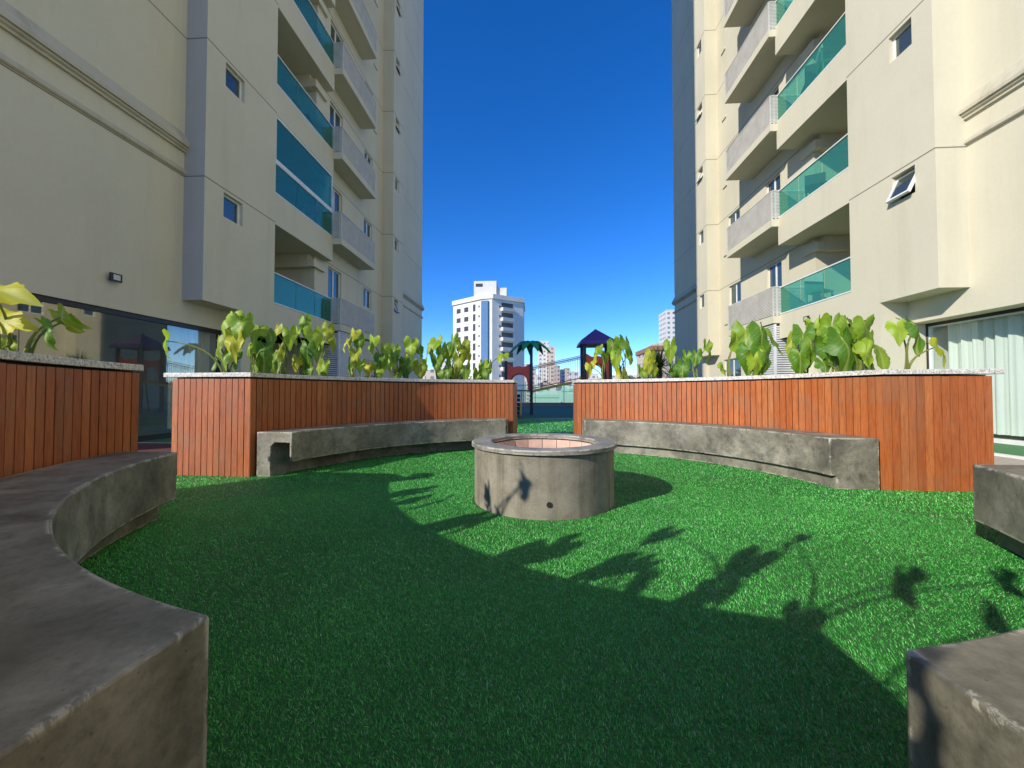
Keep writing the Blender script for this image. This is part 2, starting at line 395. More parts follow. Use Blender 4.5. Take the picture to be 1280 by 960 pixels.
b.quad((-7.55,6.75,0),(-4.4,6.75,0),(-4.4,13.9,0),(-7.55,13.9,0)); b.quad((4.55,6.3,0),(6.75,6.3,0),(6.75,14.9,0),(4.55,14.9,0))
b.quad((6.75,-6,0.004),(8.6,-6,0.004),(8.6,14.9,0.004),(6.75,14.9,0.004))
tag(b.build('side_turf', TURF2), kind='structure')
sheet('maroon_path', -7.9, -4.4, -3.0, 6.75, 0.0, MAROON)
sheet('court_line', -7.5, -4.4, 6.62, 6.68, 0.004, LINE)
sheet('paved_path', 4.55, 6.75, -3.0, 6.3, 0.0, PAVE)
b = MB(); b.box(6.70, 6.78, -5, 6.3, -0.002, 0.035); tag(b.build('path_kerb', LINE), kind='structure')

# turf blades: one uncountable carpet
def blades():
    rng = np.random.default_rng(3)
    def field(n, rmin, rmax, L, W, ymin=-0.05):
        r = np.sqrt(rng.uniform(rmin**2, rmax**2, n)); a = rng.uniform(R(18), R(158), n)
        x = r*np.cos(a); y = r*np.sin(a)
        return x, y, L*rng.uniform(0.6, 1.25, n), W*rng.uniform(0.7, 1.3, n)
    parts = [field(190000, 0.45, 1.9, 0.011, 0.0017), field(330000, 1.9, 4.2, 0.012, 0.0023), field(270000, 4.2, 7.2, 0.014, 0.0036),
             field(60000, 7.2, 13.2, 0.03, 0.012)]
    x = np.concatenate([p[0] for p in parts]); y = np.concatenate([p[1] for p in parts])
    L = np.concatenate([p[2] for p in parts]); W = np.concatenate([p[3] for p in parts])
    # keep inside the round lawn or the gap beyond it, off the benches and the ring
    dx = x-CX; dy = y-CY; rr = np.hypot(dx, dy)
    keep = ((rr < 3.2) | ((np.abs(dx) < 0.62) & (dy > 0)) | ((rr > 4.2) & (x > -4.3) & (x < 4.5) & (y < 13.6)) | ((np.abs(dy) < 0.85) & (np.abs(dx) < 4.3)))
    keep &= (rr > 0.62)
    x, y, L, W = x[keep], y[keep], L[keep], W[keep]; n = len(x)
    th = rng.uniform(0, 2*np.pi, n); lean = rng.uniform(0.3, 1.15, n); ld = rng.uniform(0, 2*np.pi, n)*0.6 + 1.0 + 1.1*np.sin(x*1.7+1.3*np.sin(y*1.1))*np.cos(y*1.3+.6)
    ux, uy = np.cos(th)*W/2, np.sin(th)*W/2
    lx, ly = np.cos(ld)*lean*L, np.sin(ld)*lean*L
    hz = L*np.sqrt(np.clip(1-0.6*lean**2, 0.1, 1))
    V = np.zeros((n, 5, 3))
    V[:, 0] = np.stack([x-ux, y-uy, np.zeros(n)], 1); V[:, 1] = np.stack([x+ux, y+uy, np.zeros(n)], 1)
    V[:, 2] = np.stack([x+ux*.8+lx*.35, y+uy*.8+ly*.35, hz*.6], 1); V[:, 3] = np.stack([x-ux*.8+lx*.35, y-uy*.8+ly*.35, hz*.6], 1)
    V[:, 4] = np.stack([x+lx, y+ly, hz], 1)
    me = bpy.data.meshes.new('artificial_grass')
    me.vertices.add(n*5); me.vertices.foreach_set('co', V.reshape(-1))
    base = (np.arange(n)*5)[:, None]
    q = base+np.array([[0, 1, 2, 3]]); t = base+np.array([[3, 2, 4]])
    loops = np.concatenate([np.concatenate([q, t], 1)]).reshape(-1)
    me.loops.add(len(loops)); me.loops.foreach_set('vertex_index', loops.astype(np.int32))
    me.polygons.add(n*2)
    st = np.stack([np.arange(n)*7, np.arange(n)*7+4], 1).reshape(-1); me.polygons.foreach_set('loop_start', st.astype(np.int32))
    me.update(calc_edges=True); me.validate()
    rn = np.repeat(rng.uniform(0, 1, n), 2).astype(np.float32)
    a_ = me.attributes.new('rnd', 'FLOAT', 'FACE'); a_.data.foreach_set('value', rn)
    m, nn, l, bs = mat('turf_blade')
    ra = nd(nn, 'ShaderNodeAttribute', attribute_name='rnd')
    r = ramp(nn, l, ra.outputs['Fac'], [(0.0, (0.018, 0.21, 0.026)), (0.5, (0.070, 0.47, 0.065)), (0.88, (0.15, 0.64, 0.14)), (1.0, (0.46, 0.76, 0.38))])
    v = coords(nn, l); big = noise(nn, l, v, 1.6, 5, 0.6)
    rb = ramp(nn, l, big, [(0.3, (0.72, 0.75, 0.75)), (0.7, (1.2, 1.15, 1.1))])
    c = mixc(nn, l, 0.8, r.outputs[0], rb.outputs[0], 'MULTIPLY')
    l.new(c, bs.inputs['Base Color']); bs.inputs['Roughness'].default_value = 0.5; bs.inputs['Specular IOR Level'].default_value = 0.3
    me.materials.append(m)
    o = bpy.data.objects.new('artificial_grass', me); COL.objects.link(o)
    tag(o, 'short green artificial grass covering the round lawn and the gaps', 'artificial grass', kind='stuff')
blades()

# ---------------------------------------------------------------- apartment buildings
FL = 2.98
NK = 10
ZTOP = 36.2
def wallX(mb, X, y0, y1, z0, z1, holes, s, dep=0.14):
    ys = sorted({y0, y1, *[h[0] for h in holes], *[h[1] for h in holes]}); zs = sorted({z0, z1, *[h[2] for h in holes], *[h[3] for h in holes]})
    ys = [y for y in ys if y0 <= y <= y1]; zs = [z for z in zs if z0 <= z <= z1]
    for i in range(len(ys)-1):
        for j in range(len(zs)-1):
            cy, cz = (ys[i]+ys[i+1])/2, (zs[j]+zs[j+1])/2
            if any(h[0] < cy < h[1] and h[2] < cz < h[3] for h in holes): continue
            mb.quad((X, ys[i], zs[j]), (X, ys[i+1], zs[j]), (X, ys[i+1], zs[j+1]), (X, ys[i], zs[j+1]))
    Xi = X+s*dep
    for h in holes:
        mb.quad((X,h[0],h[2]),(X,h[1],h[2]),(Xi,h[1],h[2]),(Xi,h[0],h[2])); mb.quad((X,h[0],h[3]),(X,h[1],h[3]),(Xi,h[1],h[3]),(Xi,h[0],h[3]))
        mb.quad((X,h[0],h[2]),(X,h[0],h[3]),(Xi,h[0],h[3]),(Xi,h[0],h[2])); mb.quad((X,h[1],h[2]),(X,h[1],h[3]),(Xi,h[1],h[3]),(Xi,h[1],h[2]))
def window_meshes(tagname, wy, hz, s, nl=1):
    """frame + pane meshes, origin = near-bottom corner at the pane plane, +Y along the facade"""
    f = MB(); t = 0.045
    f.box(-.02, .03, 0, wy, 0, t); f.box(-.02, .03, 0, wy, hz-t, hz); f.box(-.02, .03, 0, t, t, hz-t); f.box(-.02, .03, wy-t, wy, t, hz-t)
    for k in range(1, nl): f.box(-.025, .032, wy*k/nl-.03, wy*k/nl+.03, t, hz-t)
    p = MB(); p.box(-.004, .004, t, wy-t, t, hz-t)
    return mesh_of(f, 'window_frame_'+tagname, WFRAME), mesh_of(p, 'window_pane_'+tagname, GLW)

def tower(s, P, label, seeds):
    A, B, C, E, D = P['A'], P['B'], P['C'], P['E'], P['D']
    y0, yB, yP, yO, yBe, yC, yCe, yE, yD = P['ys']
    XA, XB, XC, XE, XD = s*A, s*B, s*C, s*E, s*D
    back = s*(A+13)
    root = thing('apartment_building', (XA, y0, 0), label, 'apartment building', 'twin cream apartment towers beside the court')
    w = MB()
    zs = [3.30+FL*k for k in range(NK)]
    # A: recessed plain wall over the ground floor glazing
    gl = P['glaze']
    wallX(w, XA, y0, yB, 2.40, ZTOP, [], s)
    wallX(w, XA, yB, yP, 2.40, 2.87, [], s)
    w.quad((XA,y0,2.40),(XA,yP,2.40),(XA+s*.55,yP,2.40),(XA+s*.55,y0,2.40))
    # frontal return at yB and underside of the box
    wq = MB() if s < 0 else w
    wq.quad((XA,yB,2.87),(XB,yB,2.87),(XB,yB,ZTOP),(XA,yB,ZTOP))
    w.quad((XA,yB,2.87),(XA,yP,2.87),(XB,yP,2.87),(XB,yB,2.87))
    # pillar at yP
    w.box(XB, XA+s*.60, yP, yP+.30, 0, 2.57)
    w.quad((XB,yP,2.57),(XA+s*.6,yP,2.57),(XA+s*.6,yP,2.87),(XB,yP,2.87))
    # B wall with the small windows
    wy0, wy1 = P['bw']
    hB = [(wy0, wy1, z+1.57, z+2.12) for z in zs]
    wallX(w, XB, yB, yO, 2.87, ZTOP, [h for h in hB], s, 0.16)
    w.quad((XB,yP,2.57),(XB,yO,2.57),(XB,yO,2.87),(XB,yP,2.87))
    w.quad((XB,yP+.30,2.572),(XB,yBe,2.572),(XB+s*1.9,yBe,2.572),(XB+s*1.9,yP+.30,2.572))
    # balcony stack: spandrels and slabs
    tops = [2.57]+[z+2.15 for z in zs]
    for i in range(NK+1):
        za = tops[i]; zb = zs[i]-0.0 if i < NK else ZTOP
        if i == 0: w.box(XB, XC, yO, yBe, za+.002, zb); w.box(XC, XB+s*1.9, yO, yC, za+.002, zb)
        else: w.box(XB, XC, yO, yBe, za, zb); w.box(XC, XB+s*1.9, yO, yC, za, zb)
    for i in range(NK):
        za, zb = zs[i], zs[i]+2.15
        w.quad((XB,yO,za),(XB+s*1.9,yO,za),(XB+s*1.9,yO,zb),(XB,yO,zb))            # near side
        w.quad((XB+s*1.895,yO,za),(XB+s*1.895,yC,za),(XB+s*1.895,yC,zb),(XB+s*1.895,yO,zb))
        w.quad((XC,yC,za),(XB+s*1.9,yC,za),(XB+s*1.9,yC,zb),(XC,yC,zb))            # far side, faces the camera
        w.box(XC+s*.105, XB+s*1.88, yC-.22, yC-.002, zb-.42, zb-.002)               # beam
        w.box(XC-s*.10, XC+s*.10, yC-.22, yBe-.05, zb-.40, zb-.16)
    w.quad((XC,yC,0),(XB+s*1.9,yC,0),(XB+s*1.9,yC,2.572),(XC,yC,2.572))
    # C wall
    dy0, dy1, ey0, ey1 = P['cw']
    hC = [(dy0, dy1, z+.08, z+2.10) for z in zs]+[(ey0, ey1, z+1.30, z+2.12) for z in zs]+[(yCe-1.75, yCe-.35, 0.9, 2.35)]
    wallX(w, XC, yC, yCe, 0, ZTOP, hC, s, 0.16)
    for z in zs: w.box(XC-s*.05, XC, ey1+.01, ey1+.35, z+.55, z+.62)
    # E block (frontal return + window strip) and D end wall
    gE = MB()
    w.quad((XC,yCe,2.6),(XE,yCe,2.6),(XE,yCe,ZTOP),(XC,yCe,ZTOP))
    w.quad((XC,yCe,2.6),(XC,yE,2.6),(XE,yE,2.6),(XE,yCe,2.6))
    qy0, qy1 = P['ew']
    hE = [(qy0, qy1, z+1.55, z+2.14) for z in zs]
    wallX(w, XE, yCe, yE, 2.6, ZTOP, hE, s, 0.14)
    w.quad((XC,yCe,0),(XC,yE,0),(XC,yE,2.6),(XC,yCe,2.6))
    w.quad((XE,yE,2.6),(XD,yE,2.6),(XD,yE,ZTOP),(XE,yE,ZTOP)); w.quad((XC,yE,0),(XD,yE,0),(XD,yE,2.6),(XC,yE,2.6))
    wallX(w, XD, yE, yD, 0, ZTOP, [], s)
    w.quad((XD,yD,0),(back,yD,0),(back,yD,ZTOP),(XD,yD,ZTOP)); w.quad((back,y0,0),(back,yD,0),(back,yD,ZTOP),(back,y0,ZTOP))
    w.quad((XA,y0,2.40),(back,y0,2.40),(back,y0,ZTOP),(XA,y0,ZTOP)); w.quad((XA+s*.55,y0,0),(back,y0,0),(back,y0,2.40),(XA+s*.55,y0,2.40))
    w.box(XA+s*.003, back-s*.003, y0+.003, yB, ZTOP-.2, ZTOP); w.box(s*(max(A, C)+.3), back-s*.003, yB, yD-.003, ZTOP-.2, ZTOP)
    w.quad((XB,yB,ZTOP),(XB,yD,ZTOP),(s*(max(A,C)+.3),yD,ZTOP),(s*(max(A,C)+.3),yB,ZTOP))
    w.build('wall', STUCCO, root)
    if s < 0: wq.build('return_wall', STUCCO_SHADE, root)
    # wall grooves: their shade painted as thin dark strips on the surface
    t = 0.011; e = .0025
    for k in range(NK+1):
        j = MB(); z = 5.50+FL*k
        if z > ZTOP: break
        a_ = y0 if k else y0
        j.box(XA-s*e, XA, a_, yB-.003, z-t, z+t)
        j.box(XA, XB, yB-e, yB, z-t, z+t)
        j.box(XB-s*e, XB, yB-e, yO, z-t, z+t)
        j.build('groove_shade_strip', GROOVE_SHADE, root); j = MB()
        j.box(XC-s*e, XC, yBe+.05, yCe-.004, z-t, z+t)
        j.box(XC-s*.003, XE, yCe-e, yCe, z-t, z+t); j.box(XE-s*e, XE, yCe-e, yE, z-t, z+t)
        j.build('groove_shade_strip', GROOVE_SHADE, root)
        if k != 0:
            j = MB(); j.box(XD-s*e, XD, yE+.01, yD, z-t*.6, z+t*.6); j.build('groove_shade_strip', GROOVE_SHADE, root)
    # moulded band on the plain walls
    for (XX, ya, yb) in ((XA, y0, yB-.0), (XD, yE+.02, yD+.12)):
        c = MB()
        prof = [(0.0, 6.42), (-.13, 6.16), (-.13, 6.10), (-.09, 6.10), (-.09, 6.06), (-.05, 6.04), (-.05, 6.00), (0, 6.00)]
        for pf in (prof, [(0, 5.66), (-.05, 5.60), (-.05, 5.55), (-.025, 5.53), (0, 5.53)]):
            n_ = len(pf); i = len(c.v)
            if XX == XA: yb2 = yB+.004 if len(pf) < 8 else yB+.02
            else: yb2 = yb
            for yy in (ya, yb2): c.v += [(XX+s*dx_, yy, z_) for dx_, z_ in pf]
            c.f.append(tuple(range(i, i+n_))); c.f.append(tuple(range(i+2*n_-1, i+n_-1, -1)))
            for q in range(n_): c.f.append((i+q, i+(q+1) % n_, i+n_+(q+1) % n_, i+n_+q))
            c.r += [0]*(n_+2)
        c.build('cornice', WEATH, root)
    # windows
    mB = window_meshes('small', wy1-wy0, .55, s); mC = window_meshes('slide', ey1-ey0, .82, s, 2)
    mD = window_meshes('door', dy1-dy0, 2.02, s, 2); mE = window_meshes('slot', qy1-qy0, .59, s); mG = window_meshes('ground', 1.40, 1.45, s, 2)
    rng = random.Random(seeds)
    def win(nm, ms, loc, tilt=0):
        f = place(nm, ms[0], root, loc, (0, 0, 0))
        if tilt: f.rotation_euler = (0, -s*tilt, 0)
        p = bpy.data.objects.new('pane', ms[1]); COL.objects.link(p); p.parent = f
    for k, z in enumerate(zs):
        opn = (s > 0 and k == 0)
        win('window', mB, (XB+s*(.11 if not opn else -.12), wy0, z+1.57+(0 if not opn else .02)), R(-26) if opn else 0)
        win('window', mC, (XC+s*.09, ey0, z+1.30)); win('balcony_door', mD, (XC+s*.10, dy0, z+.08))
        tl = rng.random() < .5
        win('window', mE, (XE+s*(-.10 if tl else .09), qy0, z+1.55), R(-25) if tl else 0)
    win('window', mG, (XC+s*.10, yCe-1.75, .90))
    # dark rooms behind the windows
    for z in zs:
        rm = MB(); rm.quad((XB+s*.5,wy0-.25,z+1.2),(XB+s*.5,wy1+.3,z+1.2),(XB+s*.5,wy1+.3,z+2.5),(XB+s*.5,wy0-.25,z+2.5)); rm.build('room_back', ROOM, root)
        rm = MB(); rm.quad((XC+s*.6,yC+.1,z),(XC+s*.6,yCe-.1,z),(XC+s*.6,yCe-.1,z+2.5),(XC+s*.6,yC+.1,z+2.5)); rm.build('room_back', ROOM, root)
        rm = MB(); rm.quad((XE+s*.4,qy0-.15,z+1.2),(XE+s*.4,qy1+.2,z+1.2),(XE+s*.4,qy1+.2,z+2.5),(XE+s*.4,qy0-.15,z+2.5)); rm.build('room_back', ROOM, root)
    rm = MB(); rm.quad((XC+s*.6,yBe,0),(XC+s*.6,yE,0),(XC+s*.6,yE,2.5),(XC+s*.6,yBe,2.5)); rm.build('room_back', ROOM, root)
    rm = MB(); rm.quad((XB+s*1.9,yP,0),(XB+s*1.9,yC,0),(XB+s*1.9,yC,2.57),(XB+s*1.9,yP,2.57)); rm.build('porch_back', STUCCO, root)
    # balcony glass, rail, enclosed one
    gm = GLB_SHADE if s < 0 else GLB
    L_ = yBe-yO
    gbm = MB()
    for k in range(3): gbm.box(-.005, .005, L_*k/3+.012, L_*(k+1)/3-.012, .02, .80)
    gbm.box(0, s*-(-(C-B)) if False else s*(C-B-.02), L_-.012, L_-.004, .02, .80)
    me_g = mesh_of(gbm, 'balcony_glass', gm)
    rb = MB(); rb.box(-.03, .03, 0, L_, .80, .83); rb.box(-.03, .03, 0, L_, -.012, .018)
    rb.box(s*.03, s*(C-B-.01), L_-.035, L_, .80, .83)
    me_r = mesh_of(rb, 'balcony_rail', WFRAME)
    for k, z in enumerate(zs):
        r_ = place('glass_railing', me_r, root, (XB+s*.04, yO, z+.03))
        g_ = bpy.data.objects.new('glass_panel', me_g); COL.objects.link(g_); g_.parent = r_
    if s < 0:
        e_ = MB(); z = zs[1]
        e_.box(XB+s*.01, XB+s*.07, yO, yBe-.02, z+2.08, z+2.145); e_.box(XB+s*.01, XB+s*.07, yO, yBe-.02, z+.865, z+.96)
        e_.box(XB+s*.01, XB+s*.07, yBe-.06, yBe-.02, z+.96, z+2.08); e_.box(XB+s*.01, XB+s*.07, yO, yO+.03, z+.96, z+2.08)
        eo = e_.build('balcony_enclosure', WFRAME, root)
        eg = MB()
        for k in range(4): eg.box(XB+s*.035, XB+s*.045, yO+.03+(L_-.1)*k/4, yO+.03+(L_-.1)*(k+1)/4-.01, z+.96, z+2.08)
        eg.build('glass_panel', GLB_SHADE, eo)
    # grille balconies
    XG = s*P['G']; gy0, gy1 = yBe-.03, yBe+2.75
    sl_ = MB(); sl_.box(XG-s*.02, XC, gy0, gy1, -.23, 0)
    me_s = mesh_of(sl_, 'planter_slab', STUCCO)
    fr = MB(); hgt = .90
    n_s = 19
    for q in range(n_s):
        z = .03+q*(hgt-.06)/n_s
        fr.box(XG, XG+s*.025, gy0+.02, gy1-.02, z, z+.031)
        for ye in (gy0+.005, gy1-.017): fr.box(XG+s*.02, XC-s*.02, ye, ye+.012, z, z+.031)
    fr.box(XG-s*.012, XG+s*.02, gy0, gy0+.035, 0, hgt); fr.box(XG-s*.012, XG+s*.02, gy1-.035, gy1, 0, hgt)
    for ym in (gy0+(gy1-gy0)/3, gy0+2*(gy1-gy0)/3): fr.box(XG+s*.026, XG+s*.034, ym-.02, ym+.02, 0, hgt)
    fr.box(XG-s*.012, XC, gy0, gy0+.03, hgt-.03, hgt); fr.box(XG-s*.012, XG+s*.02, gy0+.035, gy1-.035, hgt-.03, hgt)
    me_f = mesh_of(fr, 'grille', GRILLE); bk = MB(); bk.box(XG+s*.05, XG+s*.055, gy0+.04, gy1-.04, .02, hgt-.04); me_bk = mesh_of(bk, 'backing', STEEL)
    ro = ORG[root.name]
    for k, z in enumerate(zs):
        sb = bpy.data.objects.new('ledge_slab', me_s); COL.objects.link(sb); sb.parent = root; sb.location = (-ro.x, -ro.y, z-.02-ro.z)
        gr = bpy.data.objects.new('louvre_grille', me_f); COL.objects.link(gr); gr.parent = sb
        gk = bpy.data.objects.new('backing_plate', me_bk); COL.objects.link(gk); gk.parent = sb
    # ground floor louvred box
    lv = MB(); lx = XG+s*.05; zt = 3.03
    ly1 = yBe+1.75
    for q in range(42):
        z = .05+q*.07
        lv.box(lx, lx+s*.03, yBe+.03, ly1-.03, z, z+.045); lv.box(lx+s*.05, XC, yBe+.01, yBe+.035, z, z+.045)
    for yy in (yBe, yBe+(ly1-yBe)/2-.03, ly1-.06): lv.box(lx-s*.015, lx+s*.045, yy, yy+.06, 0, zt)
    lv.box(lx-s*.015, lx+s*.045, yBe+.06, ly1-.06, zt-.05, zt)
    lv.box(lx+s*.06, lx+s*.07, yBe+.05, ly1-.01, 0, zt-.01)
    lv.build('louvre_screen', LOUV, root)
    # ground floor glazing
    gX = XA+s*gl['rec']; zb = gl['z0']
    gf = MB()
    gf.box(gX-s*.04, gX+s*.04, y0, yP, 2.31, 2.399); gf.box(gX-s*.04, gX+s*.04, y0, yP, 0, zb)
    gf.box(gX-s*.04, gX+s*.04, yP-.06, yP-.003, zb, 2.31)
    gfo = gf.build('shopfront_frame', DFRAME if s < 0 else WFRAME, root)
    if s > 0:
        hd = MB(); hd.box(gX-s*.06, gX-s*.045, y0, yP, 2.335, 2.398); hd.box(gX-s*.06, gX-s*.045, yP-.04, yP-.004, zb, 2.335); hd.build('head_trim', DFRAME, gfo)
    gp = MB(); yy = y0
    step = gl['step']; yy = yP-.06
    while yy > y0:
        gp.box(gX-.005, gX+.005, max(y0, yy-step+.012), yy, zb, 2.31); yy -= step
    gp.build('pane', GLS if s < 0 else GLC, gfo)
    # room behind with curtain
    ri = MB(); rx = gX+s*2.6
    ri.quad((rx,y0,0),(rx,yP,0),(rx,yP,2.6),(rx,y0,2.6)); ri.quad((gX,y0,2.6),(rx,y0,2.6),(rx,yP,2.6),(gX,yP,2.6)); ri.quad((gX,y0,.01),(rx,y0,.01),(rx,yP,.01),(gX,yP,.01))
    ri.quad((gX+s*.1,yP-.004,0),(rx,yP-.004,0),(rx,yP-.004,2.6),(gX+s*.1,yP-.004,2.6)); ri.quad((gX+s*.1,y0+.01,0),(rx,y0+.01,0),(rx,y0+.01,2.6),(gX+s*.1,y0+.01,2.6))
    ri.build('hall_interior', ROOM, root)
    cu = MB(); ca, cb = gl['curt']; n_ = int((cb-ca)/.018); rc = random.Random(5)
    ph = 0; prev = None
    for q in range(n_+1):
        y = ca+(cb-ca)*q/n_; ph += .55*(1+.25*math.sin(q*.07)); 
        x = gX+s*(.17+.036*math.sin(ph*.9)+.016*math.sin(ph*2.1)); top = (x, y, 2.34); bot = (x+s*.012*math.sin(ph*.23), y, zb+.06)
        if prev: cu.quad(prev[1], bot, top, prev[0])
        prev = (top, bot)
    cu.build('curtain', CURT, root, smooth=True)
    return root

tower(-1, dict(A=7.42, B=6.96, C=7.28, E=6.75, D=7.0, G=6.66, ys=(4.67, 7.60, 8.68, 9.80, 12.73, 12.2, 17.75, 19.2, 23.3),
               bw=(8.10, 8.66), cw=(13.03, 13.95, 15.8, 16.62), ew=(18.0, 18.5), glaze=dict(rec=.08, z0=.10, step=1.75, curt=(7.62, 8.55))),
      'shaded cream apartment tower left of the court, dark glazed shopfront at its foot', 1)
tower(1, dict(A=8.02, B=7.47, C=8.22, E=7.71, D=8.08, G=7.28, ys=(-6.0, 7.54, 8.76, 9.51, 12.18, 11.7, 17.62, 18.75, 22.7),
              bw=(7.93, 8.42), cw=(13.25, 14.09, 15.8, 16.75), ew=(17.95, 18.45), glaze=dict(rec=.43, z0=.085, step=2.4, curt=(-5.5, 8.52))),
      'sunlit cream apartment tower right of the court, white curtains behind its ground floor glass', 2)

# balcony furniture
def chair_meshes():
    a = MB(); a.box(-.24, .24, -.23, .23, .42, .46); b_ = MB(); b_.box(-.24, .24, .20, .24, .46, .92)
    l_ = MB(); l_.box(-.02, .02, -.02, .02, 0, .42)
    m1 = m_simple('blue_chair', (.05, .16, .30), .5); m2 = m_simple('pale_chair', (.55, .55, .5), .5); m3 = m_simple('dark_chair', (.05, .05, .05), .5)
    return {k: (mesh_of(a, 'seat', m), mesh_of(b_, 'backrest', m), mesh_of(l_, 'leg', m)) for k, m in (('b', m1), ('p', m2), ('d', m3))}
CHM = chair_meshes()
def bchair(x, y, z, rz, kind, label):
    t = thing('balcony_chair', (x, y, z), label, 'chair', 'chairs on the balconies'); t.rotation_euler = (0, 0, rz)
    for nm, me, loc in (('seat', CHM[kind][0], (0, 0, 0)), ('backrest', CHM[kind][1], (0, 0, 0)), *[('leg', CHM[kind][2], (u*.21, v*.20, 0)) for u in (-1, 1) for v in (-1, 1)]):
        o = bpy.data.objects.new(nm, me); COL.objects.link(o); o.parent = t; o.location = loc
zf = [3.302+FL*k for k in range(6)]
bchair(-7.35, 10.7, zf[1], .6, 'b', 'blue chair nearest the camera inside the glazed-in left balcony')
bchair(-7.30, 11.7, zf[1], -.5, 'b', 'blue chair at the far end inside the glazed-in left balcony')
bchair(-7.40, 12.0-.3, zf[2], 1.8, 'd', 'dark chair behind glass above the glazed-in left balcony')
bchair(7.95, 11.2, zf[0], 2.0, 'p', 'pale chair on the lowest green glass balcony at right')
bchair(7.95, 11.2, zf[1], -.4, 'd', 'dark chair on the second green glass balcony at right')
bchair(7.90, 10.6, zf[2], 1.2, 'p', 'pale chair on the third green glass balcony at right')
bchair(7.95, 11.3, zf[2], 2.8, 'd', 'dark chair at the far end of the third green glass balcony at right')

# floodlights on the walls
def flood(loc, s, label):
    t = thing('floodlight', loc, label, 'floodlight')
    x, y, z = loc
    b = MB(); b.box(x, x-s*.10, y-.02, y+.02, z-.02, z+.02); b.build('bracket', BLACK, t)
    h = MB(); h.bar((x-s*.08, y-.09, z-.01), (x-s*.08, y+.09, z-.01), .04, .14); ho = h.build('housing', DFRAME, t)
    l_ = MB(); l_.box(x-s*.101, x-s*.106, y-.055, y+.055, z-.055, z+.035); l_.build('lens', FLOODL, ho)
p = at(142, 366, 6.28)
flood((-7.42, 6.26, 2.95), -1, 'small black floodlight high on the blank left wall')
flood((7.47, 10.9, 2.95), 1, 'small black floodlight under the green balcony of the sunlit tower')

# ---------------------------------------------------------------- fire ring
t = thing('fire_pit', (CX, CY, 0), 'round cement fire pit with flat rim in the middle of the lawn', 'fire pit')
b = MB(); b.lathe([(.60, 0), (.60, .463), (.49, .463), (.49, 0)], CX, CY, 128)
o = b.build('cement_wall', RINGM, t, smooth=True)
b = MB(); b.lathe([(.620, .466), (.625, .470), (.625, .497), (.619, .502), (.462, .502), (.458, .498), (.458, .466)], CX, CY, 128)
b.build('rim', m_concrete('rim_cement', (0.23, 0.215, 0.18), (0.15, 0.14, 0.115), (0.33, 0.31, 0.26)), t, smooth=True)
b = MB()
for k in range(20):
    a0 = 2*math.pi*k/20+.006; a1 = 2*math.pi*(k+1)/20-.006
    pts = [(CX+r_*math.cos(a), CY+r_*math.sin(a)) for r_, a in ((.487, a0), (.487, a1), (.452, a1), (.452, a0))]
    b.prism(pts[::-1], .03, .454, random.random()*.9+.05)
b.build('stone_lining', PINK, t)
b = MB(); b.lathe([(.486, .01), (.486, .03), (.01, .03), (.01, .01)], CX, CY, 48); b.build('ash_floor', RINGC, t)
dr = (at(688, 631, 2.8)-Vector((CX, CY, 0)));  a = math.atan2(-.585, .03)
hx, hy = CX+.6*math.cos(a), CY+.6*math.sin(a)
b = MB(); b.tube([(hx-.0, hy+.02, .112), (hx+.0, hy-.006, .112)], .021, 10); b.build('gas_hole', BLACK, t)

# ---------------------------------------------------------------- curved benches
def arcpts(r_, sx, sy, xe, ye, n=40):
    a0 = math.asin(ye/r_); a1 = math.acos(xe/r_)
    return [(sx*r_*math.cos(a0+(a1-a0)*k/n), sy*r_*math.sin(a0+(a1-a0)*k/n)) for k in range(n+1)]
def swept(mb, prof, sx, sy, xe, ye, n=48):
    rows = [[(*cw(*p), z) for p in arcpts(r_, sx, sy, xe, ye, n)] for r_, z in prof]
    m = len(prof); i = len(mb.v)
    for k in range(n+1):
        for q in range(m): mb.v.append(rows[q][k])
    for k in range(n):
        for q in range(m):
            q2 = (q+1) % m; mb.f.append((i+k*m+q, i+k*m+q2, i+(k+1)*m+q2, i+(k+1)*m+q)); mb.r.append(0)
    mb.f.append(tuple(i+q for q in range(m))); mb.f.append(tuple(i+n*m+q for q in range(m-1, -1, -1))); mb.r += [0, 0]
hook = [(2.79, .49), (2.79, .165), (2.815, .165), (2.815, .375), (2.99, .375), (3.03, .33), (3.03, 0), (3.19, 0), (3.19, .49)]
kerb = [(2.77, .49), (2.77, .13), (2.83, .13), (2.83, 0), (3.20, 0), (3.20, .49)]
step = [(2.77, .49), (2.77, .15), (2.90, .15), (2.90, 0), (3.20, 0), (3.20, .49)]
BG = 'curved cement benches round the fire pit'
def bench(prof, sx, sy, xe, ye, label, endblock=False):
    b = MB(); swept(b, prof, sx, sy, xe, ye)
    bm_obj = b.build('curved_bench', CONC, None, smooth=True, bevel=0.008)
    if endblock:
        pass
    return tag(bm_obj, label, 'bench', BG)
bench(hook, -1, 1, .62, .56, 'shaded curved cement bench against the far left planter, hollow hooked end showing')
bench(kerb, 1, 1, .62, .53, 'sunlit curved cement bench against the far right planter')
bench(step, -1, -1, .62, .83, 'dark shaded cement bench curving through the lower left corner')
nrb = bench(step, 1, -1, .685, .83, 'cement bench cut by the right edge, leaf shadow on its near end')

nrb.location.x = -.055
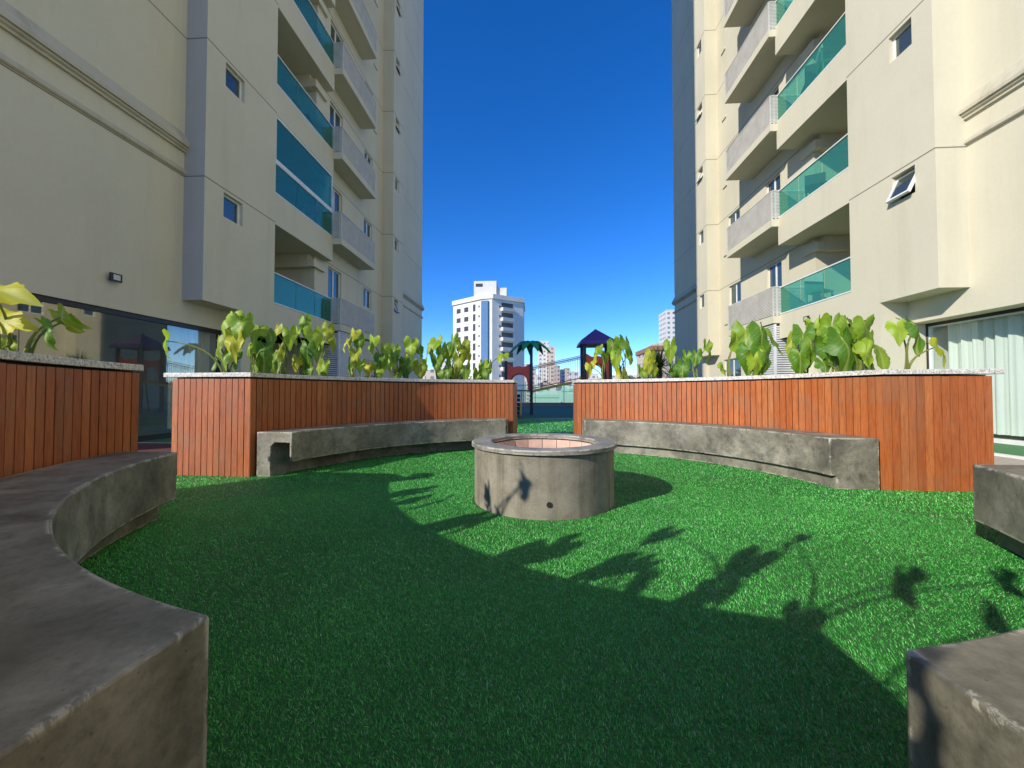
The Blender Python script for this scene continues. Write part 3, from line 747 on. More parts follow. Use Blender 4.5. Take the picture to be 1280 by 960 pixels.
# ---------------------------------------------------------------- planters
PG = 'wood clad planters ringing the lawn'
R1, R2, ZW, ZS = 3.24, 4.17, 1.075, 1.142
def planter(sx, sy, xe, ye, label):
    c = cw(sx*2.6, sy*2.6)
    t = thing('planter_box', (c[0], c[1], 0), label, 'planter', PG)
    ins = .022
    core = MB(); swept(core, [(R1+.028, 0.0), (R1+.028, ZW+.012), (R2-.028, ZW+.012), (R2-.028, 0)], sx, sy, xe+.028, ye+.028, 48)
    core.build('masonry_core', BLACK, t)
    wb = MB(); gap = .0085
    def boards(p0, p1, nrm, r_=None):
        d = Vector((p1[0]-p0[0], p1[1]-p0[1])); L = d.length
        return d, L
    def board(q0, q1, inward):
        z0 = 0.004; a = Vector(q0); b_ = Vector(q1); n_ = Vector(inward)
        pr = random.uniform(0, .0025)
        a2 = a+n_*(.022); b2 = b_+n_*(.022); a = a+n_*pr; b_ = b_+n_*pr
        pts = [cw(*a), cw(*b_), cw(*b2), cw(*a2)]
        ar = sum(pts[i][0]*pts[(i+1) % 4][1]-pts[(i+1) % 4][0]*pts[i][1] for i in range(4))
        if ar < 0: pts = pts[::-1]
        wb.prism(pts, z0, ZW+random.uniform(-.0015, .0015), random.uniform(.03, 1))
    for r_, sgn in ((R1, 1), (R2, -1)):
        a0 = math.asin(ye/r_); a1 = math.acos(xe/r_); n_ = round((a1-a0)*r_/.071)
        ww = (a1-a0)/n_
        for k in range(n_):
            u0 = a0+ww*k+gap/2/r_; u1 = a0+ww*(k+1)-gap/2/r_
            # widen strip pairs a bit at random by shifting is skipped: boards are cut to one width
            q0 = (sx*r_*math.cos(u0), sy*r_*math.sin(u0)); q1 = (sx*r_*math.cos(u1), sy*r_*math.sin(u1))
            um = (u0+u1)/2; board(q0, q1, (sgn*sx*math.cos(um), sgn*sy*math.sin(um)))
    # end faces
    xi, xo = math.sqrt(R1**2-ye**2), math.sqrt(R2**2-ye**2); n_ = 13; ww = (xo-xi-.006)/n_
    for k in range(n_):
        board((sx*(xi+.003+ww*k+gap/2), sy*ye), (sx*(xi+.003+ww*(k+1)-gap/2), sy*ye), (0, sy))
    yi, yo = math.sqrt(R1**2-xe**2), math.sqrt(R2**2-xe**2); ww = (yo-yi-.006)/n_
    for k in range(n_):
        board((sx*xe, sy*(yi+.003+ww*k+gap/2)), (sx*xe, sy*(yi+.003+ww*(k+1)-gap/2)), (sx, 0))
    wb.build('wood_cladding', WOOD, t)
    cp = MB()
    o1, o2, ei = R1-.015, R2+.085, .02
    swept(cp, [(o1, ZS-.048), (o1, ZS), (R1+.16, ZS), (R1+.16, ZS-.048)], sx, sy, xe-ei, ye-ei)
    swept(cp, [(R2-.14, ZS-.048), (R2-.14, ZS), (o2, ZS), (o2, ZS-.048)], sx, sy, xe-ei, ye-ei)
    # end strips of the coping
    def strip(pts): 
        pts = [cw(*p) for p in pts]
        ar = sum(pts[i][0]*pts[(i+1) % 4][1]-pts[(i+1) % 4][0]*pts[i][1] for i in range(4))
        if ar < 0: pts = pts[::-1]
        cp.prism(pts, ZS-.047, ZS-.001)
    ra, rb = R1+.15, R2-.13
    y_a = ye-ei+.001; strip([(sx*math.sqrt(ra**2-y_a**2), sy*y_a), (sx*math.sqrt(rb**2-y_a**2), sy*y_a), (sx*math.sqrt(rb**2-y_a**2), sy*(y_a+.15)), (sx*math.sqrt(ra**2-y_a**2), sy*(y_a+.15))])
    x_a = xe-ei+.001; strip([(sx*x_a, sy*math.sqrt(ra**2-x_a**2)), (sx*x_a, sy*math.sqrt(rb**2-x_a**2)), (sx*(x_a+.15), sy*math.sqrt(rb**2-x_a**2)), (sx*(x_a+.15), sy*math.sqrt(ra**2-x_a**2))])
    cp.build('granite_coping', GRAN, t, bevel=.004)
    so_ = MB(); swept(so_, [(R1+.15, ZS-.04), (R1+.15, ZS-.03), (R2-.13, ZS-.03), (R2-.13, ZS-.04)], sx, sy, xe+.12, ye+.12)
    so_.build('soil', SOIL, t)
planter(-1, 1, .545, .53, 'wood clad planter at far left, its narrow end board face lit by the sun')
planter(1, 1, .545, .53, 'wood clad planter at far right, fully sunlit reddish boards')
planter(-1, -1, .42, .64, 'shaded dark wood clad planter at the left edge behind the near bench')
planter(1, -1, .47, .64, 'wood clad planter mostly beyond the right edge, only its granite corner in view')

# ---------------------------------------------------------------- broad-leaved plants
def leaf_mesh(seed, slim=1.0):
    rg = random.Random(seed); nA, nR = 60, 11
    V = [(0, 0, 0)]; F = []; vein = [0.6]
    f1, f2, f3, f4 = (rg.uniform(0, 6.28) for _ in range(4))
    droop = rg.uniform(.35, 1.3); fold = rg.uniform(-.10, .35); twist = rg.uniform(-.35, .35); wave = rg.uniform(.06, .15); roll = rg.uniform(-.2, 1.3)
    tear = [(rg.uniform(-2.3, 2.3), rg.uniform(.05, .11)) for _ in range(rg.choice([0, 1, 2, 3]))]
    key = [(0, .74), (.12, .66), (.3, .54), (.6, .46), (1.0, .42), (1.5, .41), (2.0, .44), (2.4, .50), (2.65, .50), (2.85, .36), (3.0, .20), (3.15, .09)]
    def outline(a):
        for q in range(len(key)-1):
            if key[q][0] <= a <= key[q+1][0]:
                u = (a-key[q][0])/(key[q+1][0]-key[q][0]); return key[q][1]*(1-u)+key[q+1][1]*u
        return .09
    for r_ in range(1, nR+1):
        t_ = r_/nR
        for k in range(nA):
            th = -math.pi+2*math.pi*k/nA; a = abs(th); rad = outline(a)
            rad *= 1+.035*math.sin(5*th+f1)+.03*math.sin(11*th+f2)+.02*math.sin(19*th+f4)
            for tp, td in tear: rad *= 1-td*2.2*math.exp(-((th-tp)/.06)**2)
            x = rad*t_*math.sin(th)*slim; y = rad*t_*math.cos(th)
            edge = t_**2.5
            z = -droop*.5*y*abs(y)*1.6+fold*abs(x)-roll*abs(x)**2*1.3+twist*x*y
            z += wave*.9*(math.sin(7*x+f3)*math.cos(6*y+f1)-math.sin(f3)*math.cos(f1))+edge*wave*.45*math.sin(5*th+f2)+.012*edge*math.sin(21*th+f2)
            lat = ((y-.75*abs(x)+2)/.125) % 1; lat = min(lat, 1-lat)
            z -= .010*(1-lat*2)*min(1, abs(x)*6)
            V.append((x, y, z))
            vein.append(min(.75, max(0, 1-abs(x)*26)*.8+max(0, 1-lat*6)*.32*(1-.5*t_)))
    for k in range(nA): F.append((0, 1+k, 1+(k+1) % nA))
    for r_ in range(nR-1):
        for k in range(nA):
            a = 1+r_*nA+k; b_ = 1+r_*nA+(k+1) % nA; F.append((a, a+nA, b_+nA, b_))
    me = bpy.data.meshes.new('leaf'); me.from_pydata(V, [], F)
    at_ = me.attributes.new('vein', 'FLOAT', 'POINT'); at_.data.foreach_set('value', vein)
    me.materials.append(LEAF); me.shade_smooth(); return me
LEAF_Y = m_leaf('yellow_leaf', (0.30, 0.36, 0.015), (0.66, 0.58, 0.02))
LEAVES = [leaf_mesh(i, random.choice([.7, .85, .95, 1.05])) for i in range(16)]
LEAVES_Y = []
for q in LEAVES:
    q2 = q.copy(); q2.materials.clear(); q2.materials.append(LEAF_Y); LEAVES_Y.append(q2)
prng = random.Random(21)
def add_leaf(root, base, tip, size, nrm=None, drop=.8, up=None):
    """stalk from base (on the soil) to tip, leaf hanging there"""
    base = Vector(base); tip = Vector(tip); h = (tip-base)
    out = Vector((h.x, h.y, 0))
    if out.length < .02: out = Vector((prng.uniform(-1, 1), prng.uniform(-1, 1), 0))
    out.normalize()
    pts = []
    for k in range(9):
        u = k/8; p = base.lerp(tip, u)
        p = p+Vector((0, 0, 1))*(.10*h.length*math.sin(math.pi*u)) - out*(.16*h.length*math.sin(math.pi*u)*(1-u*.3)); pts.append(p)
    m = MB(); m.tube(pts, [.013-.008*k/8 for k in range(9)], 6)
    o_ = m.build('stalk', STEM, root, smooth=True)
    side = Vector(nrm[:3]) if nrm else (out+Vector((prng.uniform(-.7, .7), prng.uniform(-.9, .3), 0)))
    side.z = 0; side.normalize()
    yv = (side*(1-drop*.75)+Vector((0, 0, -drop))).normalized()             # direction of the leaf tip
    zv = (side*drop+Vector((0, 0, 1-drop*.75))).normalized()
    if nrm and len(nrm) == 6:
        yv = Vector(nrm[3:]).normalized(); zv = Vector(nrm[:3]).normalized()
    xv = yv.cross(zv).normalized(); zv = xv.cross(yv).normalized()
    rotm = Matrix((xv, yv, zv)).transposed()
    yl = root['label']; pool = LEAVES_Y if (('yellow' in yl or 'pale' in yl) and prng.random() < .42) or prng.random() < .05 or 'bright yellow' in yl else LEAVES
    l_ = bpy.data.objects.new('leaf', prng.choice(pool)); COL.objects.link(l_); l_.parent = o_
    l_.location = tip-ORG[root.name]; l_.rotation_euler = rotm.to_euler(); 
    l_.scale = (size*prng.uniform(.85, 1.1), size*prng.uniform(.95, 1.15), size)
GRP = 'big-leaved plants growing in the planters'
def plant_at(bx, by, leaves, label, toc=None):
    root = thing('elephant_ear_plant', (bx, by, ZS-.03), label, 'plant', GRP)
    for (tx, ty, tz, sz, *rest) in leaves:
        add_leaf(root, (bx+prng.uniform(-.03, .03), by+prng.uniform(-.03, .03), ZS-.03), (tx, ty, tz), sz, *(rest or ()))
    return root
def arc_at(px, r_):                                     # point of the planting strip seen in this direction
    d = at(px, 480, 1.0); d = Vector((d.x, d.y)); best = None
    for k in range(1, 1200):
        p = d*(k*.01)
        if math.hypot(p.x-CX, p.y-CY) > r_ and p.y > CY: return p
    return p
def row(px, r_, leafpx, label):
    """leafpx: (photo x, photo y of the leaf, size in m, offset in depth)"""
    p = arc_at(px, r_)
    lv = []
    for (lx, ly, sz, dd, *rest) in leafpx:
        q = at(lx, ly, p.y+dd); lv.append((q.x, q.y, q.z+.02, sz*(.86 if px < 900 else 1.14), *rest))
    for k in range(2 if px < 700 else 1):
        lv.append((p.x+prng.uniform(-.24, .24), p.y+prng.uniform(-.12, .12), ZS+prng.uniform(.10, .26), prng.uniform(.20, .30), (prng.uniform(-.8, .8), -1, 0), prng.uniform(.6, .95)))
    return plant_at(p.x, p.y, lv, label)
F = (0, -1, 0)
row(282, 3.72, [(207,428,.30,-.0,(-.8,-.6,0),.95),(286,400,.36,.0,(-.3,-1,0),.7),(301,408,.34,-.1,(.5,-1,0),.75),(272,432,.30,-.1,(-.6,-1,0),.9),(292,428,.34,-.15,(.1,-1,0),.9),(309,402,.28,.1,(.8,-.4,0),.6),(283,446,.24,-.1,(-.2,-1,0),.9)],
    'tall bushy plant at the left end of the far left planter, one long stray leaf')
row(318, 3.65, [(322,414,.30,0,(.3,-1,0),.5),(336,418,.30,.1,(.9,-.5,0),.6),(312,436,.26,-.1,(-.3,-1,0),.9),(330,438,.26,-.1,(.4,-1,0),.95)], 'dark green leafed plant second from the left end of the far left planter')
row(352, 3.75, [(345,416,.30,0,(-.4,-1,0),.8),(362,420,.28,0,(.6,-1,0),.9),(350,440,.28,-.1,(0,-1,0),.95),(338,440,.24,.05,(-.8,-.8,0),.9)], 'yellowish plant third from the left end of the far left planter')
row(378, 3.65, [(381,405,.32,0,(.4,-1,0),.85),(392,420,.32,0,(.9,-.7,0),.85),(372,418,.28,0,(-.7,-1,0),.9),(384,438,.30,-.1,(.1,-1,0),.95),(396,440,.26,0,(.6,-1,0),.9)], 'tallest plant of the far left planter, in front of the louvred screen')
row(404, 3.78, [(410,414,.28,0,(.6,-1,0),.6),(400,432,.28,0,(-.2,-1,0),.9),(416,428,.26,.1,(.8,-.6,0),.8)], 'slender yellow plant just right of the tallest one')
row(441, 3.72, [(440,420,.34,0,(-.5,-1,0),.6),(449,426,.32,0,(.5,-1,0),.9),(432,430,.26,.1,(-.9,-.7,0),.7),(444,444,.30,-.1,(.1,-1,0),.95)], 'plant with a yellow drooping leaf before the ground floor louvres')
row(474, 3.70, [(465,428,.34,0,(-.5,-1,0),.75),(483,436,.36,0,(.7,-1,0),.8),(474,450,.28,-.1,(0,-1,0),.95)], 'low plant with a folded green leaf, middle of the far left planter')
row(492, 3.80, [(494,440,.34,0,(.3,-1,0),.85),(488,454,.26,0,(-.3,-1,0),.95)], 'small dim plant left of the tower corner')
row(508, 3.72, [(514,432,.40,0,(.2,-1,0),.9),(524,440,.32,.1,(.9,-.7,0),.8),(506,452,.26,0,(-.5,-1,0),.95)], 'plant with an upright yellow and green leaf at the tower corner')
row(547, 3.74, [(543,430,.44,0,(-.4,-1,0),.5),(534,440,.38,.1,(-.9,-.6,0),.9),(552,440,.38,0,(.4,-1,0),.9),(546,452,.32,-.1,(0,-1,0),.95)], 'round plant against the sky between tower and white block')
row(568, 3.68, [(566,428,.44,0,(-.2,-1,0),.7),(578,436,.42,0,(.8,-.8,0),.75),(586,446,.36,0,(.9,-.5,0),.9),(562,446,.40,.1,(-.5,-1,0),.95),(573,450,.34,-.1,(.2,-1,0),.95)], 'large yellow-green plant in front of the white block')
row(607, 3.70, [(603,458,.30,0,(-.5,-1,0),.85),(613,456,.26,0,(.6,-1,0),.85),(628,445,.34,0,(-.3,-1,0),.35)], 'low plant at the right end of the far left planter beside the toy palm')
# far right planter
row(752, 3.70, [(746,438,.34,0,(-.8,-.8,0),.7),(742,452,.28,0,(-.9,-.5,0),.8),(757,446,.26,.1,(.6,-1,0),.9)], 'small reddish yellow plant in front of the toy tower')
row(778, 3.68, [(766,432,.42,0,(-.4,-1,0),.9),(784,430,.40,0,(.8,-1,0),.8),(774,428,.34,.1,(0,-1,0),.7),(770,448,.36,-.1,(-.2,-1,0),.95),(788,444,.26,0,(.6,-1,0),.9)], 'bright plant with hanging heart leaves right of the toy tower')
row(812, 3.72, [(814,446,.36,0,(.1,-1,0),.98),(810,456,.30,0,(-.3,-1,0),.95),(818,462,.24,-.05,(.2,-1,0),.95)], 'yellow withering plant beside the dark spiky palm')
row(846, 3.70, [(838,436,.36,0,(-.2,-1,0),.98),(858,448,.30,0,(.1,-1,0),.95)], 'thin plant with one narrow hanging leaf against the dark palm')
row(872, 3.66, [(870,446,.34,0,(-.7,-1,0),.65),(884,436,.34,0,(.4,-1,0),.98)], 'plant with two arched stalks before the shaded tower end')
row(914, 3.75, [(932,416,.40,.0,(-.5,-1,0),.55),(922,430,.34,0,(.4,-1,0),.9)], 'arched plant left of the louvred ground floor')
row(944, 3.66, [(952,418,.38,0,(.3,-1,0),.75),(966,424,.32,.1,(.9,-.8,0),.7),(936,444,.32,0,(-.5,-1,0),.95),(958,446,.28,-.1,(.4,-1,0),.9),(944,452,.26,-.1,(.0,-1,0),.95)], 'bushy plant in front of the white ground floor louvres')
row(1006, 3.78, [(1004,420,.32,0,(-.8,-1,0),.6),(1018,412,.28,.1,(-.2,-1,0),.6),(1034,410,.30,0,(.4,-1,0),.75),(1000,448,.30,-.1,(-.4,-1,0),.8),(1014,436,.30,-.1,(.1,-1,0),.9),(990,426,.28,.1,(-.9,-.6,0),.6)], 'left one of the crowded big leaved plants at right')
row(1046, 3.66, [(1040,414,.32,0,(-.5,-1,0),.8),(1060,412,.34,-.05,(.3,-1,0),.8),(1056,430,.36,-.15,(.1,-1,0),.92),(1072,414,.30,.1,(.8,-.8,0),.8),(1036,436,.28,0,(-.4,-1,0),.9)], 'middle one of the crowded big leaved plants at right')
row(1076, 3.80, [(1082,412,.30,0,(.3,-1,0),.95),(1094,434,.34,0,(.4,-1,0),.6),(1084,444,.28,-.1,(.0,-1,0),.9),(1070,440,.28,0,(-.4,-1,0),.95)], 'right one of the crowded big leaved plants at right')
row(1134, 3.68, [(1146,411,.30,0,(.5,-1,0),.8),(1122,412,.18,0,(-.3,-1,0),.6)], 'thin plant near the right end with two leaves before the curtain')
# near planters (they throw the leaf shadows on the lawn)
def leafat(px, py, Y, *a): q = at(px, py, Y); return (q.x, q.y, q.z, *a)
b0 = at(28, 450, 2.35); b1 = at(46, 450, 2.40)
KS = 1/math.tan(SUN_EL)
def over(px, py, z):                                     # where a leaf hangs whose shadow falls on this spot of the lawn
    d = at(px, py, 1.0)-Vector((0, 0, CAM_H)); k = -CAM_H/d.z
    return (d.x*k-TX*KS*z, d.y*k-TY*KS*z, z)
NL = [(b0.x-.06, 2.30, [leafat(-6,396,2.30,.40,(-.25,-.75,.6,1,-.1,-.22),.40), leafat(-14,362,2.2,.34,(-.3,-.6,.7,1,-.2,.1),.6), leafat(-30,420,2.4,.30,(.2,-1,0),.5), leafat(14,430,2.35,.13,(.1,-1,0,.3,-.1,-.9),.9)], 'bright yellow plant with a big flat leaf at the left edge'),
      (b1.x-.03, 2.36, [leafat(76,396,2.38,.20,(-.4,-1,.2,.5,0,-.8),.9), leafat(58,412,2.32,.16,(-.3,-1,.1,.1,-.1,-1),.97), leafat(84,400,2.42,.15,(-.5,-.8,.3,.8,.1,-.5),.8)], 'wilting plant with folded pale leaves on the near left planter'),
      (-2.95, 1.55, [(-2.8,1.4,1.5,.30,None,.6), (-3.1,1.7,1.45,.30,None,.7), (-2.75,1.65,1.3,.3,None,.7)], 'plant out of view midway along the near left planter'),
      (-2.45, .95, [(-2.3,.95,1.46,.32,None,.6), (-2.6,.8,1.5,.3,None,.6), (-2.25,1.2,1.34,.3,None,.7), (-2.10,.93,1.80,.19,(.6,-.8,0),.9), (-2.28,.80,1.84,.17,(.2,-1,0),.9), (-2.34,1.15,1.62,.17,(.2,-1,0),.9)], 'plant out of view on the near left planter by the bend'),
      (-1.9, .5, [(-1.75,.55,1.44,.30,None,.6), (-2.0,.4,1.40,.3,None,.6), (-1.7,.7,1.30,.3,None,.7)], 'plant out of view behind the near left bench'),
      (-1.4, .22, [(-1.35,.42,1.36,.28,None,.6), (-1.2,.35,1.30,.26,None,.7), (-1.5,.3,1.45,.24,None,.8)], 'plant out of view where the near left planter straightens'),
      (-1.0, .10, [(*over(832,668,1.92),.20,None,.85), (-.95,.22,1.32,.28,None,.7), (*over(940,700,1.72),.28,None,.7)], 'second last plant out of view on the near left planter'),
      (-.80, -.05, [(*over(992,678,1.88),.30,None,.85), (*over(1128,728,1.70),.34,(.4,-.9,0),.95), (*over(1255,728,1.72),.28,None,.8), (-.6,.1,1.25,.2,None,.7)], 'plant out of view at the very end of the near left planter'),
      (-.72, -.35, [(*over(1262,785,1.62),.30,None,.7), (-.62,-.50,1.42,.26,None,.9)], 'plant out of view at the outer corner of the near left planter'),
      (3.2, 1.55, [(3.3,1.4,1.6,.32,None,.6), (3.0,1.6,1.55,.3,None,.7), (3.4,1.8,1.6,.3,None,.7)], 'plant out of view on the near right planter'),
      (2.3, .7, [(2.4,.6,1.6,.32,None,.6), (2.1,.8,1.55,.3,None,.7), (2.5,.9,1.6,.3,None,.7)], 'plant out of view on the near right planter by the bend')]
for bx, by, lv, lab in NL: plant_at(bx, by, lv, lab)

# ---------------------------------------------------------------- play structure
t = thing('play_structure', (1.2, 16.0, 0), 'toy climbing tower with purple roof, ramp and plastic palm tree on the teal floor', 'play structure')
PX = [1.98, 3.0]; PY0, PY1 = 15.5, 16.5
for x in PX:
    for y in (PY0, PY1):
        b = MB(); b.box(x-.055, x+.055, y-.055, y+.055, 0, 2.98); b.build('post', POST, t)
b = MB(); cx_, cy_ = 2.49, 16.0
e0, e1 = .72, .72
base = [(cx_-e0, cy_-e1, 2.86), (cx_+e0, cy_-e1, 2.86), (cx_+e0, cy_+e1, 2.86), (cx_-e0, cy_+e1, 2.86)]
mid = [(cx_-e0*.92, cy_-e1*.92, 3.02), (cx_+e0*.92, cy_-e1*.92, 3.02), (cx_+e0*.92, cy_+e1*.92, 3.02), (cx_-e0*.92, cy_+e1*.92, 3.02)]
b.v = base+mid+[(cx_, cy_, 3.56)]
b.f = [(0,3,2,1),(0,1,5,4),(1,2,6,5),(2,3,7,6),(3,0,4,7),(4,5,8),(5,6,8),(6,7,8),(7,4,8)]; b.r = [0]*9
b.build('roof', PURPLE, t)
b = MB(); b.box(cx_-.56, cx_+.56, cy_-.56, cy_+.56, 1.38, 1.46); b.build('deck', STEEL, t)
def arch_panel(x0, x1, y, z0, zm, z1, par, m=RED):      # guard panel with a round opening and a wavy top
    b = MB(); n_ = 24; th = .03
    top = []; hole = []
    for k in range(n_+1):
        u = k/n_; x = x0+(x1-x0)*u; top.append((x, z1+.10*(abs(2*u-1)**1.5)-.06+.03*math.cos(u*4*math.pi)))
        uu = (u-.5)*2; hole.append((x, z0 if abs(uu) > .82 else z0+(zm-z0)*math.sqrt(max(0, 1-(uu/.82)**2))**.6))
    for k in range(n_):
        for yy, fl in ((y-th/2, 0), (y+th/2, 1)):
            q = [(top[k][0], yy, top[k][1]), (top[k+1][0], yy, top[k+1][1]), (hole[k+1][0], yy, hole[k+1][1]), (hole[k][0], yy, hole[k][1])]
            b.quad(*q)
        for L in (top, hole):
            b.quad((L[k][0], y-th/2, L[k][1]), (L[k+1][0], y-th/2, L[k+1][1]), (L[k+1][0], y+th/2, L[k+1][1]), (L[k][0], y+th/2, L[k][1]))
    return b.build('arch_panel', m, par)
arch_panel(2.04, 2.94, PY0, 1.46, 2.10, 2.42, t); arch_panel(2.04, 2.94, PY1, 1.46, 2.10, 2.42, t)
# palm-tree end
QX = [-1.22, -.16]; QY0, QY1 = 16.0, 17.0
for x in QX:
    for y in (QY0, QY1):
        b = MB(); b.box(x-.06, x+.06, y-.06, y+.06, 0, 2.25 if not (x > -.5 and y == QY0) else 2.75); b.build('post', POST if (x, y) != (QX[1], QY1) else POST, t)
b = MB(); b.box(QX[0], QX[1], QY0, QY1, .98, 1.04); b.build('deck', STEEL, t)
arch_panel(QX[0]+.06, QX[1]-.06, QY0, 1.04, 1.72, 2.06, t); arch_panel(QX[0]+.06, QX[1]-.06, QY1, 1.04, 1.72, 2.06, t)
b = MB(); pc = Vector((QX[1]-.05, QY0, 2.98))
for k in range(9):
    a = 2*math.pi*k/9+.2; d = Vector((math.cos(a), math.sin(a)*.9, 0)); n_ = 8; prev = None
    sd = Vector((-d.y, d.x, 0))
    for q in range(n_+1):
        u = q/n_; p = pc+d*(.88*u)+Vector((0, 0, .10*math.sin(u*2.2)-.46*u**2.4)); wd = .02+.17*math.sin(math.pi*min(1, u*1.02+.03))**.7
        cur = (p+sd*wd+Vector((0, 0, -.03)), p+Vector((0, 0, .03)), p-sd*wd+Vector((0, 0, -.03)))
        if prev:
            b.quad(prev[0], cur[0], cur[1], prev[1]); b.quad(prev[1], cur[1], cur[2], prev[2])
        prev = cur
o = b.build('palm_top', GREENP, t); sm = o.modifiers.new('thick', 'SOLIDIFY'); sm.thickness = .03
b = MB(); b.tube([(QX[1]-.05, QY0, 2.70), (QX[1]-.05, QY0, 3.0)], .06, 10); b.build('palm_stem', GREENP, t)
# stairs towards the camera
st = MB()
for k in range(6):
    z = .98-.163*(k+1); y = QY0-.22*(k+1); st.box(-1.15, -.62, y, y+.26, z, z+.035); st.box(-1.15, -.62, y+.22, y+.24, z-.10, z)
so2 = st.build('stairs', NAVY, t)
for x in (-1.19, -.56):
    b = MB(); b.bar((x, QY0-.02, 1.0), (x, QY0-1.42, .04), .04, .16); b.bar((x, QY0-.7, .52), (x, QY0-.7, 0), .05); b.build('stringer', YELLOW, so2)
# ramp between the towers
A0, A1 = Vector((QX[1]+.06, 15.75, 1.02)), Vector((PX[0]-.05, 15.75, 1.46))
rb = MB()
for k in range(16):
    u = (k+.5)/16; p = A0.lerp(A1, u); rb.box(p.x-.05, p.x+.05, 15.68, 16.35, p.z-.03, p.z)
ro_ = rb.build('ramp', ORWOOD, t)
for y in (15.66, 16.37):
    b = MB(); b.bar((A0.x, y, A0.z-.03), (A1.x, y, A1.z-.03), .04, .10); b.build('beam', YELLOW, ro_)
    b = MB(); b.bar((A0.x, y, A0.z+.08), (A1.x, y, A1.z+.08), .03, .03); b.build('toe_rail', RED, ro_)
    for dz in (.90, .98):
        b = MB(); b.bar((A0.x, y, A0.z+dz), (A1.x, y, A1.z+dz), .025); b.build('handrail', ORWOOD, ro_)
    b = MB()
    for k in range(22):
        u = (k+.5)/22; p = A0.lerp(A1, u); b.bar((p.x, y, p.z+.08), (p.x, y, p.z+.90), .008)
    b.build('baluster', STEEL, ro_)
b = MB(); b.tube([(3.0, 16.9, .05), (2.9, 16.6, 1.5), (2.8, 16.55, 2.0)], .03, 8); b.build('climbing_pole', STEEL, t)

# ---------------------------------------------------------------- terrace edge
b = MB(); b.box(-30, 30, 26.8, 27.1, 0, .24); b.box(-30, 30, 25.6, 26.8, 0, .06); tag(b.build('terrace_kerb', KERB), kind='structure')
t = thing('glass_balustrade', (0, 26.95, .24), 'clear glass balustrade with thin dark posts along the far terrace edge', 'balustrade')
b = MB(); b.box(-30, 30, 26.93, 26.97, 1.44, 1.48); b.build('handrail', STEEL, t)
b = MB()
for k in range(31): b.box(-30+2*k+.02, -30+2*k+1.98, 26.945, 26.955, .27, 1.44)
b.build('glass_panel', GLT, t)
for k in range(10, 23):
    b = MB(); b.box(-30+2*k-.018, -30+2*k+.018, 26.92, 26.98, .24, 1.44); b.build('post', STEEL, t)

# spiky palm beyond the court
t = thing('spiky_palm', (6.2, 15.6, 0), 'dark spiky fan palm beside the far end of the sunlit tower', 'palm')
cpt = at(824, 466, 15.6); cpt.z = 1.75
ORG[t.name] = Vector((cpt.x, 15.6, 0)); t.location = ORG[t.name]
b = MB(); b.tube([(cpt.x, 15.6, 0), (cpt.x+.03, 15.6, .9), (cpt.x, 15.6, 1.95)], [.13, .11, .10], 9); b.build('trunk', BARK, t)
b = MB(); rg = random.Random(4)
for k in range(230):
    a = rg.uniform(0, 2*math.pi); el = rg.uniform(-.6, 1.45); L = rg.uniform(.75, 1.25)
    d = Vector((math.cos(a)*math.cos(el), math.sin(a)*math.cos(el), math.sin(el))); sd = d.cross(Vector((0, 0, 1))).normalized()
    p0 = Vector((cpt.x, 15.6, 1.95+rg.uniform(-.2, .15))); prev = None
    for q in range(5):
        u = q/4; p = p0+d*L*u+Vector((0, 0, -.25*u*u)); wd = .024*(1-u)+.002
        cur = (p-sd*wd, p+sd*wd)
        if prev: b.quad(prev[0], prev[1], cur[1], cur[0])
        prev = cur
b.build('crown', DLEAF, t)

# ---------------------------------------------------------------- city beyond
def ground_y(px, Y, z=-14):
    return at(px, 480, Y).x
